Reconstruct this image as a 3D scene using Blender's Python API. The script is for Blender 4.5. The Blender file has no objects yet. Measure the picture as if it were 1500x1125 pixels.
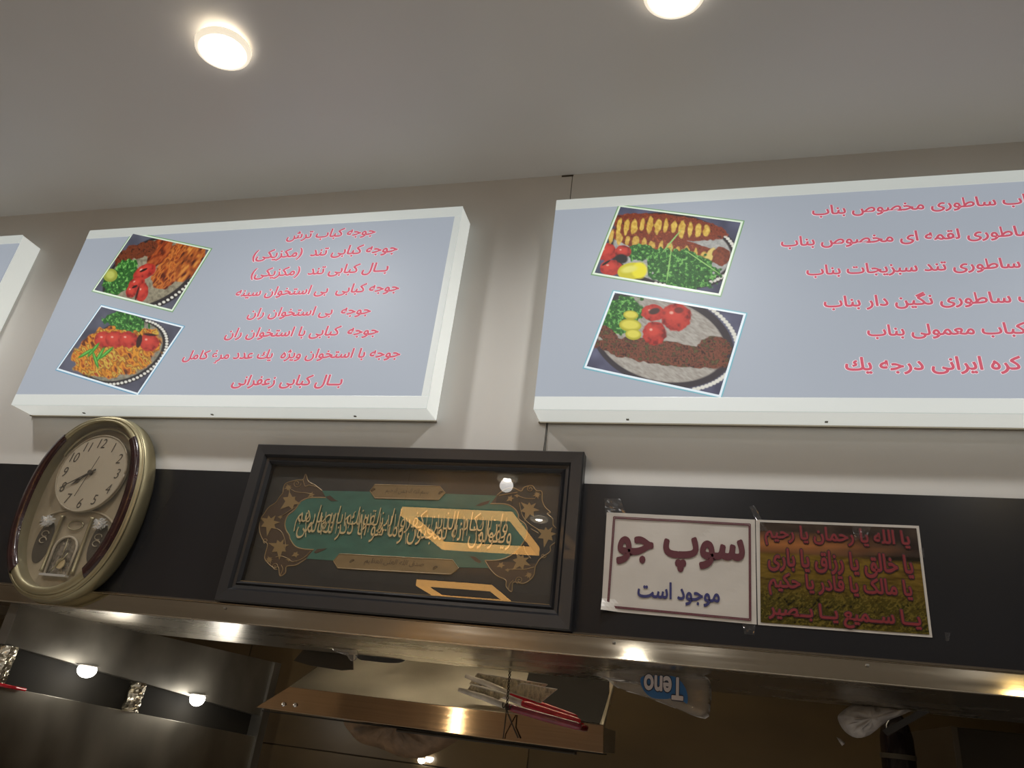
import bpy, bmesh, math, random
import numpy as np
from mathutils import Vector, Matrix
from mathutils.geometry import tessellate_polygon
random.seed(4)
S = bpy.context.scene
C = S.collection

# ------------------------------------------------------------------ camera, world, light, exposure
EYE = 1.65
FOC = 1070.0
ROT = Matrix(((9.67512774e-01, 2.50787138e-04, 2.52822010e-01),
              (2.26150198e-01, -4.47919883e-01, -8.64999345e-01),
              (1.13027074e-01, 8.94073663e-01, -4.33424925e-01)))
cam = bpy.data.objects.new('camera', bpy.data.cameras.new('camera'))
C.objects.link(cam)
cam.matrix_world = Matrix.Translation((0, 0, EYE)) @ ROT.to_4x4()
cam.data.sensor_width = 36
cam.data.lens = FOC / 1500 * 36
cam.data.clip_start = 0.02
S.camera = cam
S.view_settings.view_transform = 'Standard'
S.view_settings.look = 'None'
S.view_settings.gamma = 1
S.view_settings.use_curve_mapping = False
S.view_settings.exposure = 0.0
w = bpy.data.worlds.new('world'); S.world = w; w.use_nodes = True
w.node_tree.nodes['Background'].inputs[0].default_value = (.9, .8, .65, 1)
w.node_tree.nodes['Background'].inputs[1].default_value = 0.02

WALL = 1.5           # the wall's face
CEIL = EYE + 1.388   # ceiling height

def lamp(name, kind, loc, energy, color, size=.05, rot=None, spot=None):
    l = bpy.data.lights.new(name, kind); l.energy = energy; l.color = color
    if kind == 'AREA': l.shape = 'RECTANGLE'; l.size, l.size_y = size
    else: l.shadow_soft_size = size
    if kind == 'SPOT': l.spot_size = math.radians(spot); l.spot_blend = .9
    o = bpy.data.objects.new(name, l); C.objects.link(o); o.location = loc
    if rot: o.rotation_euler = rot
    return o

# ------------------------------------------------------------------ helpers
def at(px, py, Y):
    """point of the photograph on the plane y = Y"""
    d = ROT @ Vector(((px - 750) / FOC, -(py - 562.5) / FOC, -1))
    d *= Y / d.y
    return Vector((d.x, Y, d.z + EYE))

def mat(name, col, rough=.5, metal=0, emit=None, es=1, spec=.5, coat=0, alpha=None, aniso=0):
    m = bpy.data.materials.new(name); m.use_nodes = True
    b = m.node_tree.nodes['Principled BSDF']
    b.inputs['Base Color'].default_value = (*col, 1)
    b.inputs['Roughness'].default_value = rough
    b.inputs['Metallic'].default_value = metal
    b.inputs['Specular IOR Level'].default_value = spec
    b.inputs['Coat Weight'].default_value = coat
    if aniso: b.inputs['Anisotropic'].default_value = aniso
    if emit:
        b.inputs['Emission Color'].default_value = (*emit, 1); b.inputs['Emission Strength'].default_value = es
    if alpha is not None: b.inputs['Alpha'].default_value = alpha
    return m

def noisy(m, scale=(8, 8, 8), amount=.25, bump=0.0, rough=0.0, detail=4, bdist=.002):
    """procedural variation of colour, roughness and relief"""
    nt = m.node_tree; b = nt.nodes['Principled BSDF']
    tc = nt.nodes.new('ShaderNodeTexCoord'); mp = nt.nodes.new('ShaderNodeMapping')
    mp.inputs['Scale'].default_value = scale
    n = nt.nodes.new('ShaderNodeTexNoise'); n.inputs['Scale'].default_value = 1; n.inputs['Detail'].default_value = detail
    nt.links.new(tc.outputs['Object'], mp.inputs[0]); nt.links.new(mp.outputs[0], n.inputs[0])
    c = b.inputs['Base Color'].default_value[:3]
    r = nt.nodes.new('ShaderNodeValToRGB')
    r.color_ramp.elements[0].position = .3; r.color_ramp.elements[1].position = .7
    r.color_ramp.elements[0].color = (*[x * (1 - amount) for x in c], 1)
    r.color_ramp.elements[1].color = (*[min(1, x * (1 + amount)) for x in c], 1)
    nt.links.new(n.outputs[0], r.inputs[0]); nt.links.new(r.outputs[0], b.inputs['Base Color'])
    if bump:
        bp = nt.nodes.new('ShaderNodeBump'); bp.inputs['Strength'].default_value = bump; bp.inputs['Distance'].default_value = bdist
        nt.links.new(n.outputs[0], bp.inputs['Height']); nt.links.new(bp.outputs[0], b.inputs['Normal'])
    if rough:
        mr = nt.nodes.new('ShaderNodeMapRange'); r0 = b.inputs['Roughness'].default_value
        mr.inputs['From Min'].default_value = .3; mr.inputs['From Max'].default_value = .7
        mr.inputs['To Min'].default_value = max(.02, r0 - rough); mr.inputs['To Max'].default_value = r0 + rough
        nt.links.new(n.outputs[0], mr.inputs[0]); nt.links.new(mr.outputs[0], b.inputs['Roughness'])
    return m

def thin_glass(name, ior=1.5, tint=(1, 1, 1), rough=.0, film=None, filmcol=(.6, .6, .6)):
    m = bpy.data.materials.new(name); m.use_nodes = True; nt = m.node_tree
    for n in list(nt.nodes): nt.nodes.remove(n)
    out = nt.nodes.new('ShaderNodeOutputMaterial'); mx = nt.nodes.new('ShaderNodeMixShader')
    t = nt.nodes.new('ShaderNodeBsdfTransparent'); t.inputs[0].default_value = (*tint, 1)
    g = nt.nodes.new('ShaderNodeBsdfGlossy'); g.inputs['Roughness'].default_value = rough
    lw = nt.nodes.new('ShaderNodeLayerWeight'); lw.inputs[0].default_value = .5
    pw = nt.nodes.new('ShaderNodeMath'); pw.operation = 'POWER'; pw.inputs[1].default_value = 4.5
    f = nt.nodes.new('ShaderNodeMath'); f.operation = 'MULTIPLY_ADD'; r0 = ((ior - 1) / (ior + 1)) ** 2
    f.inputs[1].default_value = 1 - r0; f.inputs[2].default_value = r0
    nt.links.new(lw.outputs['Facing'], pw.inputs[0]); nt.links.new(pw.outputs[0], f.inputs[0])
    src = t.outputs[0]
    if film:
        d = nt.nodes.new('ShaderNodeBsdfDiffuse'); d.inputs[0].default_value = (*filmcol, 1)
        m2 = nt.nodes.new('ShaderNodeMixShader'); m2.inputs[0].default_value = film
        nt.links.new(t.outputs[0], m2.inputs[1]); nt.links.new(d.outputs[0], m2.inputs[2]); src = m2.outputs[0]
    nt.links.new(f.outputs[0], mx.inputs[0]); nt.links.new(src, mx.inputs[1]); nt.links.new(g.outputs[0], mx.inputs[2])
    nt.links.new(mx.outputs[0], out.inputs[0])
    return m

def link(name, me, m, parent=None):
    o = bpy.data.objects.new(name, me); C.objects.link(o)
    if m: me.materials.append(m)
    if parent is not None:
        o.parent = parent
        o.matrix_parent_inverse = parent.matrix_world.inverted() if False else Matrix.Translation(-_wloc(parent))
    return o

def _wloc(o):
    v = Vector(o.location)
    while o.parent is not None:
        v = Vector((0, 0, 0)) + v if False else v
        o = o.parent
        v = v + (Vector(o.location) if False else Vector((0, 0, 0)))
    return v

def root(name, label, cat, loc=(0, 0, 0), group=None):
    o = bpy.data.objects.new(name, None); C.objects.link(o); o.location = loc
    o.empty_display_size = .05
    return tag(o, label, cat, group)

def tag(o, label, cat, group=None):
    o['label'] = label; o['category'] = cat
    if group: o['group'] = group
    return o

def struct(o): o['kind'] = 'structure'; return o

def pyd(name, verts, faces, m, parent=None, smooth=False):
    me = bpy.data.meshes.new(name); me.from_pydata([tuple(v) for v in verts], [], faces); me.update()
    if smooth:
        me.polygons.foreach_set('use_smooth', [True] * len(me.polygons))
    return link(name, me, m, parent)

def box(name, lo, hi, m, parent=None, bev=0):
    bm = bmesh.new(); bmesh.ops.create_cube(bm, size=1)
    lo, hi = Vector(lo), Vector(hi)
    for v in bm.verts:
        v.co = Vector(((lo[i] + hi[i]) / 2 + v.co[i] * (hi[i] - lo[i]) for i in range(3)))
    if bev: bmesh.ops.bevel(bm, geom=bm.edges[:], offset=bev, segments=2, affect='EDGES', profile=.6)
    return frombm(name, bm, m, parent)

def frombm(name, bm, m, parent=None, smooth=False):
    bmesh.ops.recalc_face_normals(bm, faces=bm.faces[:])
    me = bpy.data.meshes.new(name); bm.to_mesh(me); bm.free()
    if smooth: me.polygons.foreach_set('use_smooth', [True] * len(me.polygons))
    return link(name, me, m, parent)

def hexa(name, pts8, m, parent=None, bev=0):
    """solid from 4 front + 4 back corners"""
    bm = bmesh.new(); v = [bm.verts.new(p) for p in pts8]
    for f in ((0, 1, 2, 3), (7, 6, 5, 4), (0, 4, 5, 1), (1, 5, 6, 2), (2, 6, 7, 3), (3, 7, 4, 0)): bm.faces.new([v[i] for i in f])
    if bev: bmesh.ops.bevel(bm, geom=bm.edges[:], offset=bev, segments=1, affect='EDGES')
    return frombm(name, bm, m, parent)

def plate(name, outline, thick, m, parent=None):
    """outline: points on a plane facing -y, given a thickness towards +y"""
    tri = tessellate_polygon([[Vector(p) for p in outline]])
    n = len(outline)
    vs = [Vector(p) for p in outline] + [Vector(p) + Vector((0, thick, 0)) for p in outline]
    fs = [tuple(t) for t in tri] + [tuple(i + n for i in reversed(t)) for t in tri]
    fs += [(i, (i + 1) % n, (i + 1) % n + n, i + n) for i in range(n)]
    bm = bmesh.new(); bv = [bm.verts.new(p) for p in vs]
    for f in fs:
        try: bm.faces.new([bv[i] for i in f])
        except ValueError: pass
    return frombm(name, bm, m, parent)

def tube(name, pts, r, m, parent=None, seg=8, bm=None, taper=None):
    own = bm is None
    if own: bm = bmesh.new()
    pts = [Vector(p) for p in pts]; prev = None
    for i, p in enumerate(pts):
        t = (pts[min(i + 1, len(pts) - 1)] - pts[max(i - 1, 0)]).normalized()
        a = t.cross(Vector((0, 1, 0.01)));
        if a.length < 1e-3: a = t.cross(Vector((1, 0, 0)))
        a.normalize(); b = t.cross(a)
        rr = r * (taper[i] if taper else 1)
        ring = [bm.verts.new(p + (a * math.cos(k * 2 * math.pi / seg) + b * math.sin(k * 2 * math.pi / seg)) * rr) for k in range(seg)]
        if prev:
            for k in range(seg): bm.faces.new((prev[k], prev[(k + 1) % seg], ring[(k + 1) % seg], ring[k]))
        else: bm.faces.new(ring[::-1])
        prev = ring
    bm.faces.new(prev)
    if own: return frombm(name, bm, m, parent, True)

def ribbon(bm, pts, wd, th=.0006):
    """flat raised line facing -y"""
    pts = [Vector(p) for p in pts]; prev = None
    for i, p in enumerate(pts):
        t = (pts[min(i + 1, len(pts) - 1)] - pts[max(i - 1, 0)]); t.y = 0
        if t.length < 1e-7: continue
        t.normalize(); n = Vector((t.z, 0, -t.x)) * wd / 2
        cur = [bm.verts.new(p + n), bm.verts.new(p + Vector((0, -th, 0))), bm.verts.new(p - n)]
        if prev:
            for k in range(2): bm.faces.new((prev[k], prev[k + 1], cur[k + 1], cur[k]))
        prev = cur

def smoothline(p, n=6, closed=False):
    """Catmull-Rom through 2-d points"""
    out = []; N = len(p)
    rng = range(N) if closed else range(N - 1)
    g = (lambda i: p[i % N]) if closed else (lambda i: p[max(0, min(N - 1, i))])
    for i in rng:
        a, b, c, d = g(i - 1), g(i), g(i + 1), g(i + 2)
        for k in range(n):
            t = k / n
            out.append(tuple(.5 * (2 * b[j] + (c[j] - a[j]) * t + (2 * a[j] - 5 * b[j] + 4 * c[j] - d[j]) * t * t + (3 * b[j] - a[j] - 3 * c[j] + d[j]) * t ** 3) for j in (0, 1)))
    if not closed: out.append(tuple(p[-1]))
    return out

# ---- lettering: Persian letters joined through their presentation forms
FORMS = {'ب':0xFE8F,'ت':0xFE95,'ج':0xFE9D,'ح':0xFEA1,'خ':0xFEA5,'س':0xFEB1,'ش':0xFEB5,'ص':0xFEB9,'ط':0xFEC1,'ظ':0xFEC5,'ع':0xFEC9,'غ':0xFECD,'ف':0xFED1,'ق':0xFED5,'ک':0xFB8E,'ك':0xFED9,'گ':0xFB92,'ل':0xFEDD,'م':0xFEE1,'ن':0xFEE5,'ه':0xFEE9,'ی':0xFBFC,'پ':0xFB56,'ا':0xFE8D,'د':0xFEA9,'ذ':0xFEAB,'ر':0xFEAD,'ز':0xFEAF,'ژ':0xFB8A,'و':0xFEED}
def shape(s):
    out = []
    for i, c in enumerate(s):
        if c not in FORMS:
            out.append({'(': ')', ')': '('}.get(c, c)); continue
        J = lambda ch: ch in FORMS or ch == 'ـ'
        p = i > 0 and J(s[i - 1]) and s[i - 1] not in 'ادذرزژو'
        n = i < len(s) - 1 and J(s[i + 1]) and c not in 'ادذرزژو'
        out.append(chr(FORMS[c] + ((3 if n else 1) if p else (2 if n else 0))))
    return ''.join(reversed(out))

_dg = None
def glyphs(body, offset=0, shear=0, extrude=0, rtl=True, res=5):
    c = bpy.data.curves.new('t', 'FONT'); c.body = shape(body) if rtl else body
    c.offset = offset; c.shear = 0; c.extrude = extrude; c.resolution_u = res
    o = bpy.data.objects.new('t', c); C.objects.link(o)
    bpy.context.view_layer.update()
    me = bpy.data.meshes.new_from_object(o.evaluated_get(bpy.context.evaluated_depsgraph_get()))
    V = np.empty(len(me.vertices) * 3); me.vertices.foreach_get('co', V); V = V.reshape(-1, 3)
    F = [tuple(p.vertices) for p in me.polygons]
    bpy.data.objects.remove(o); bpy.data.curves.remove(c); bpy.data.meshes.remove(me)
    # overlapping letters: lift every other connected piece a hair
    par = list(range(len(V)))
    def fnd(a):
        while par[a] != a: par[a] = par[par[a]]; a = par[a]
        return a
    for f in F:
        for k in f[1:]: par[fnd(k)] = fnd(f[0])
    ids = {}
    lift = np.array([ids.setdefault(fnd(i), len(ids)) % 3 for i in range(len(V))], float)
    V[:, 0] += shear * V[:, 1]
    return V, F, lift

def bold(V, F, lift, rad):
    if rad <= 0: return V, F, lift
    Vs, Fs, Ls = [], [], []
    K = 8
    for k in range(K + 1):
        d = (0, 0) if k == K else (rad * math.cos(2 * math.pi * k / K), rad * math.sin(2 * math.pi * k / K))
        W = V.copy(); W[:, 0] += d[0]; W[:, 1] += d[1]; b = len(Vs) * len(V)
        Vs.append(W); Fs += [tuple(i + b for i in f) for f in F]; Ls.append(lift + 3 * k)
    return np.concatenate(Vs), Fs, np.concatenate(Ls)
def text(name, body, L, R, Y, m, parent, T=None, B=None, offset=.02, shear=0, out=0, proud=.0004, extrude=0, full=None, rtl=True, res=4, flip=False, kz=1.0, grow=0.0):
    """lettering on the plane y = Y spanning from L to R of the photograph (T, B: its top and bottom)"""
    V, F, lift = bold(*glyphs(body, min(offset, .006), shear, 0, rtl, res), max(offset - .006, 0))
    x0, x1 = V[:, 0].min(), V[:, 0].max(); z0, z1 = V[:, 1].min(), V[:, 1].max()
    a, b = at(*L, Y), at(*R, Y)
    sx = (b.x - a.x) / (x1 - x0); sz = sx * kz; zc = (a.z + b.z) / 2
    if T: t, u = at(*T, Y), at(*B, Y); sz = (t.z - u.z) / (z1 - z0); zc = (t.z + u.z) / 2
    xm0, zm = x0, (z0 + z1) / 2
    if full or grow:
        V, F, lift = bold(*glyphs(full or body, min(offset, .006), shear, 0, rtl, res), max(offset - .006, 0) + grow)
        if not grow: xm0 = V[:, 0].min()
        elif full: xm0 = V[:, 0].min() + grow
    X = a.x + (V[:, 0] - xm0) * sx; Z = zc + (V[:, 1] - zm) * sz
    if flip: X = a.x + b.x - X; Z = 2 * zc - Z
    P = np.stack([X, Y - proud - lift * .000015, Z], 1)
    F2 = [f for f in F]
    vs = P.tolist()
    if extrude:
        n = len(vs); vs2 = (P + np.array([0, extrude, 0])).tolist()
        from collections import Counter
        ed = Counter(); di = {}
        for f in F:
            for i in range(len(f)):
                k = (f[i], f[(i + 1) % len(f)]); s = tuple(sorted(k)); ed[s] += 1; di[s] = k
        F2 = F2 + [(di[s][1], di[s][0], di[s][0] + n, di[s][1] + n) for s, c in ed.items() if c == 1]
        vs = vs + vs2
    if extrude: return pyd(name, vs, F2, m, parent)
    # writing with a wide gap in it is two pieces
    ex = sorted((min(P[i, 0] for i in f), max(P[i, 0] for i in f), k) for k, f in enumerate(F))
    runs, cur, mx = [], [], None
    for a_, b_, k in ex:
        if mx is not None and a_ > mx + .30 * sx: runs.append(cur); cur = []; mx = b_
        cur.append(k); mx = b_ if mx is None else max(mx, b_)
    runs.append(cur); first = None
    for run in runs:
        used = sorted({i for k in run for i in F[k]}); ix = {i: j for j, i in enumerate(used)}
        o = pyd(name, [vs[i] for i in used], [tuple(ix[i] for i in F[k]) for k in run], m, parent)
        first = first or o
    return first

# ---- flat prints: a fine grid coloured per vertex
def hsh(ix, iy, s):
    v = np.sin(ix * 127.1 + iy * 311.7 + s * 74.7) * 43758.5453
    return v - np.floor(v)
def vn(x, y, s=0):
    ix, iy = np.floor(x), np.floor(y); fx, fy = x - ix, y - iy
    fx = fx * fx * (3 - 2 * fx); fy = fy * fy * (3 - 2 * fy)
    a, b, c, d = hsh(ix, iy, s), hsh(ix + 1, iy, s), hsh(ix, iy + 1, s), hsh(ix + 1, iy + 1, s)
    return (a * (1 - fx) + b * fx) * (1 - fy) + (c * (1 - fx) + d * fx) * fy
def lin(c): c = np.array(c, float) / 255; return np.where(c < .04, c / 12.92, ((c + .055) / 1.055) ** 2.4)

class Paint:
    def __init__(s, tl, tr, br, bl, nu, nv):
        u, v = np.meshgrid(np.linspace(0, 1, nu), np.linspace(0, 1, nv))
        s.u, s.v = u, v; s.nu, s.nv = nu, nv
        q = lambda i: tl[i] * (1 - u) * (1 - v) + tr[i] * u * (1 - v) + br[i] * u * v + bl[i] * (1 - u) * v
        s.x, s.y = q(0), q(1)
        s.c = np.zeros((nv, nu, 3))
    def fill(s, mask, col):
        mask = np.clip(mask, 0, 1)[..., None]; s.c = s.c * (1 - mask) + (col if isinstance(col, np.ndarray) and col.ndim == 3 else lin(col)) * mask
    def ell(s, cx, cy, rx, ry, ang=0, soft=.08, wob=0, sc=12):
        a = math.radians(ang); dx, dy = s.x - cx, s.y - cy
        X = dx * math.cos(a) + dy * math.sin(a); Yy = -dx * math.sin(a) + dy * math.cos(a)
        r = np.sqrt((X / rx) ** 2 + (Yy / ry) ** 2)
        if wob: r = r + wob * (vn(s.x / sc, s.y / sc, 3) - .5) * 2
        return np.clip((1 - r) / soft + .5, 0, 1)
    def mix(s, cols, sc, seed=0, stretch=1, ang=0):
        a = math.radians(ang); X = s.x * math.cos(a) + s.y * math.sin(a); Yy = -s.x * math.sin(a) + s.y * math.cos(a)
        n = .6 * vn(X / sc / stretch, Yy / sc, seed) + .4 * vn(X / sc / stretch * 2.1, Yy / sc * 2.1, seed + 5)
        n = np.clip((n - .2) / .6, 0, .999) * (len(cols) - 1); i = n.astype(int); f = (n - i)[..., None]
        A = np.array([lin(c) for c in cols]); return A[i] * (1 - f) + A[i + 1] * f
    def tomato(s, cx, cy, rx, ry, ang=0):
        s.fill(s.ell(cx, cy, rx, ry, ang, .1, .07), s.mix([(120, 24, 22), (176, 44, 36), (190, 58, 44)], 16, cx)); s.fill(s.ell(cx - rx * .1, cy - ry * .15, rx * .6, ry * .5, ang, .9), (206, 66, 52))
        s.fill(s.ell(cx - rx * .3, cy - ry * .3, rx * .12, ry * .10, ang, .9), (236, 170, 150))
    def herbs(s, cx, cy, rx, ry, ang=0):
        s.fill(s.ell(cx, cy, rx, ry, ang, .06, .22, 16), s.mix([(22, 60, 24), (40, 105, 40), (30, 80, 30), (78, 150, 62), (130, 190, 100)], 9, 7))
    def build(s, name, corners, m, parent):
        A = [np.array(p) for p in corners]; u, v = s.u[..., None], s.v[..., None]
        P = A[0] * (1 - u) * (1 - v) + A[1] * u * (1 - v) + A[2] * u * v + A[3] * (1 - u) * v
        n = s.nu * s.nv; idx = np.arange(n).reshape(s.nv, s.nu)
        q = np.stack([idx[:-1, :-1], idx[1:, :-1], idx[1:, 1:], idx[:-1, 1:]], -1).reshape(-1, 4)
        me = bpy.data.meshes.new(name); me.vertices.add(n); me.vertices.foreach_set('co', P.reshape(-1))
        me.loops.add(q.size); me.loops.foreach_set('vertex_index', q.reshape(-1).astype(np.int32))
        me.polygons.add(len(q)); me.polygons.foreach_set('loop_start', np.arange(0, q.size, 4, dtype=np.int32))
        me.update(calc_edges=True)
        at_ = me.color_attributes.new('print', 'FLOAT_COLOR', 'POINT')
        at_.data.foreach_set('color', np.concatenate([s.c.reshape(-1, 3), np.ones((n, 1))], 1).reshape(-1).astype(np.float32))
        return link(name, me, m, parent)

def print_mat(name, glow, rough=.3, base=1.0):
    m = mat(name, (.8, .8, .8), rough if not glow else .6, spec=.5 if not glow else .1); nt = m.node_tree; b = nt.nodes['Principled BSDF']
    a = nt.nodes.new('ShaderNodeAttribute'); a.attribute_name = 'print'
    if glow:
        nt.links.new(a.outputs[0], b.inputs['Emission Color']); b.inputs['Emission Strength'].default_value = glow
        b.inputs['Base Color'].default_value = (.05, .05, .05, 1)
    else: nt.links.new(a.outputs[0], b.inputs['Base Color'])
    return m

# ------------------------------------------------------------------ materials
M = {}
M['wall'] = noisy(mat('wall panel', (.60, .59, .565), .42), (3, 3, 3), .04, .05)
M['ceil'] = noisy(mat('satin ceiling', (.60, .585, .565), .42), (1.2, 1.2, 1.2), .05, .06)
M['dark'] = noisy(mat('dark room wall', (.46, .43, .39), .6), (2, 2, 2), .15)
M['floor'] = noisy(mat('brown floor tile', (.58, .56, .53), .4), (2, 2, 2), .15)
M['kwall'] = noisy(mat('brown kitchen tile', (.085, .056, .024), .38), (1.5, 1.5, 3), .35)
M['grout'] = mat('dark grout', (.05, .035, .02), .8)
M['blackglass'] = mat('black glass', (.016, .016, .018), .2)
M['steel'] = noisy(mat('brushed steel', (.44, .39, .31), .06, 1), (1.5, 60, 60), .06, .012, .03)
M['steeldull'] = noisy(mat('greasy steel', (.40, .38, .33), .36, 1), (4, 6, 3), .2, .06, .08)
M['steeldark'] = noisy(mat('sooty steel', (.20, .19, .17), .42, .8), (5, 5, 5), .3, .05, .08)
M['soffit'] = noisy(mat('polished soffit steel', (.40, .36, .30), .27, 1), (3, 8, 8), .08, .02, .03)
M['foil'] = noisy(mat('crumpled foil', (.62, .58, .48), .25, 1), (60, 60, 30), .1, .6, bdist=.01)
M['plastic'] = mat('lightbox plastic', (.8, .8, .77), .35, emit=(.95, 1, .95), es=.42)
M['cap'] = mat('lightbox border', (.38, .38, .38), .35, emit=(.90, .97, .92), es=.46)
M['chrome'] = mat('screw chrome', (.7, .7, .7), .2, 1)
M['redprint'] = mat('red print', (.25, .05, .07), .6, spec=.1, emit=(.54, .10, .145), es=.80)
M['halo'] = mat('white print outline', (.4, .4, .4), .6, spec=.1, emit=(.80, .70, .76), es=.72)
M['gold'] = noisy(mat('champagne gold', (.32, .28, .17), .42, .75), (20, 20, 20), .08)
M['mahogany'] = noisy(mat('mahogany lacquer', (.028, .009, .009), .22, coat=.25), (20, 4, 60), .4)
M['cream'] = mat('cream dial', (.40, .345, .255), .5)
M['creamd'] = noisy(mat('cream plastic housing', (.30, .25, .17), .4), (20, 20, 20), .15)
M['ink'] = mat('dark numerals', (.05, .04, .03), .4)
M['glass'] = thin_glass('clear glass pane', 1.5)
M['clockglass'] = thin_glass('clock glass', 1.45, film=.05, filmcol=(.5, .48, .4))
M['crystal'] = mat('crystal bead', (.8, .8, .78), .05, .6)
M['frameblack'] = noisy(mat('black lacquer frame', (.012, .012, .014), .4, coat=.1), (6, 6, 6), .2, .02)
M['matboard'] = noisy(mat('black mat board', (.020, .018, .014), .6), (40, 40, 40), .2)
M['teal'] = noisy(mat('teal painted field', (.038, .125, .088), .5), (25, 25, 60), .18)
M['brown'] = mat('brown ornament ground', (.06, .035, .018), .5)
M['goldink'] = mat('gold paint', (.26, .175, .075), .4, .2)
M['goldflat'] = noisy(mat('ochre banner', (.22, .145, .06), .5), (30, 30, 60), .12)
M['goldraised'] = mat('raised gilt lettering', (.62, .50, .28), .3, .35)
M['maroon'] = mat('maroon ink', (.085, .010, .018), .5)
M['blueink'] = mat('blue ink', (.02, .02, .11), .5)
M['tape'] = thin_glass('clear tape', 1.6, rough=.12, film=.015, filmcol=(.8, .8, .8))
M['laminate'] = noisy(mat('laminated paper', (.50, .465, .42), .3), (12, 12, 12), .05, .25, bdist=.004)
M['white'] = mat('white lamp housing', (.75, .73, .68), .35)
M['rim'] = mat('glowing lamp rim', (.8, .75, .65), .35, emit=(1, .88, .68), es=.75)
M['lampwarm'] = mat('lamp reflector', (.9, .8, .6), .3, emit=(1, .80, .55), es=1.1)
M['lamplens'] = mat('lamp lens', (1, 1, 1), .3, emit=(1, .97, .92), es=22)
M['lampamber'] = mat('amber lamp lens', (1, .8, .3), .3, emit=(1, .72, .12), es=16)
M['lamphot'] = mat('hood lamp lens', (1, 1, 1), .3, emit=(1, .97, .9), es=9)
M['ring'] = mat('amber light strip', (1, .8, .5), .4, emit=(1, .50, .13), es=6)
M['ringwood'] = mat('ring lamp frame', (.1, .08, .05), .4)
M['redfilm'] = noisy(mat('red shrink wrap', (.62, .014, .03), .18, coat=.5), (40, 40, 40), .25, .2)
M['redfilm2'] = noisy(mat('dark maroon wrap', (.22, .016, .04), .2, coat=.5), (40, 40, 40), .25, .2)
M['stick'] = noisy(mat('pale wooden stick', (.66, .60, .52), .5), (30, 30, 30), .3, .2)
M['weave'] = noisy(mat('woven straw', (.62, .54, .38), .6), (120, 20, 40), .45, .4)
M['wire'] = noisy(mat('twisted wire', (.05, .04, .03), .4, .6), (90, 90, 90), .3)
M['bag'] = thin_glass('clear plastic bag', 1.45, rough=.08, film=.22, filmcol=(.42, .38, .34))
M['bagwhite'] = noisy(mat('white plastic bag', (.36, .33, .31), .35), (30, 30, 30), .25, .4, bdist=.006)
M['bagbrown'] = noisy(mat('brown paper bag', (.20, .125, .07), .55), (25, 25, 25), .3, .4, bdist=.006)
M['blueprint'] = mat('blue bag print', (.03, .14, .36), .35)
M['whiteprint'] = mat('white bag print', (.62, .57, .58), .35)
M['darkprint'] = mat('navy print outline', (.015, .02, .05), .4)
M['bottle'] = mat('dark bottle glass', (.012, .008, .008), .12)
M['flap0'] = mat('sooty recess', (.03, .028, .025), .75, spec=.1)  # even matte dark for the recess back and the bottom pan
M['lipsteel'] = noisy(mat('scratched lip steel', (.50, .38, .27), .05, 1), (2, 60, 200), .06, .045, .02)
M['darkpanel'] = noisy(mat('dark cabinet laminate', (.022, .015, .008), .35), (3, 3, 3), .3)

# ------------------------------------------------------------------ the room shell
KB = 2.85            # kitchen back wall
ledge_top = EYE + .195
for lo, hi in (((-4.2, WALL, EYE + .51), (-.3435, WALL + .05, CEIL)), ((-.3415, WALL, EYE + .51), (4.2, WALL + .05, CEIL))):
    struct(box('wall_front', lo, hi, M['wall']))
struct(box('trim_1', (-.3435, WALL + .004, EYE + .51), (-.3415, WALL + .04, CEIL), M['grout']))
struct(box('trim_3', (-.372, WALL - .001, CEIL - .006), (-.340, WALL + .001, CEIL - .001), M['grout']))
o = box('trim_2', (-4.2, WALL - .003, ledge_top + .006), (4.2, WALL + .05, EYE + .5095), M['blackglass']); struct(o)
struct(box('ceiling', (-4.2, -4.8, CEIL), (4.2, KB, CEIL + .08), M['ceil']))
struct(box('floor', (-4.2, -4.8, -.08), (4.2, KB, 0), M['floor']))
struct(box('wall_left', (-4.3, -4.8, 0), (-4.2, KB + .1, CEIL), M['dark']))
struct(box('wall_right', (4.2, -4.8, 0), (4.3, KB + .1, CEIL), M['dark']))
struct(box('wall_rear', (-4.2, -4.9, 0), (4.2, -4.8, CEIL), M['dark']))
kb = struct(box('wall_kitchen', (-4.2, KB + .004, 0), (4.2, KB + .1, CEIL), M['grout']))
TW, TH = 1.2, .60
tile_me = None
zz = EYE - .124 - 2 * TH
for r in range(5):
    for c in range(7):
        x = -4.2 + c * TW; z = zz + r * TH
        if z < 0: continue
        if tile_me is None:
            t = box('tile', (.002, 0, .002), (TW - .002, .006, TH - .002), M['kwall'], bev=.0012); tile_me = t.data; C.objects.unlink(t); bpy.data.objects.remove(t)
        o = bpy.data.objects.new('tile', tile_me); C.objects.link(o); o.parent = kb
        o.location = (x, KB - .003 + .0006 * random.random(), z)

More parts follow.
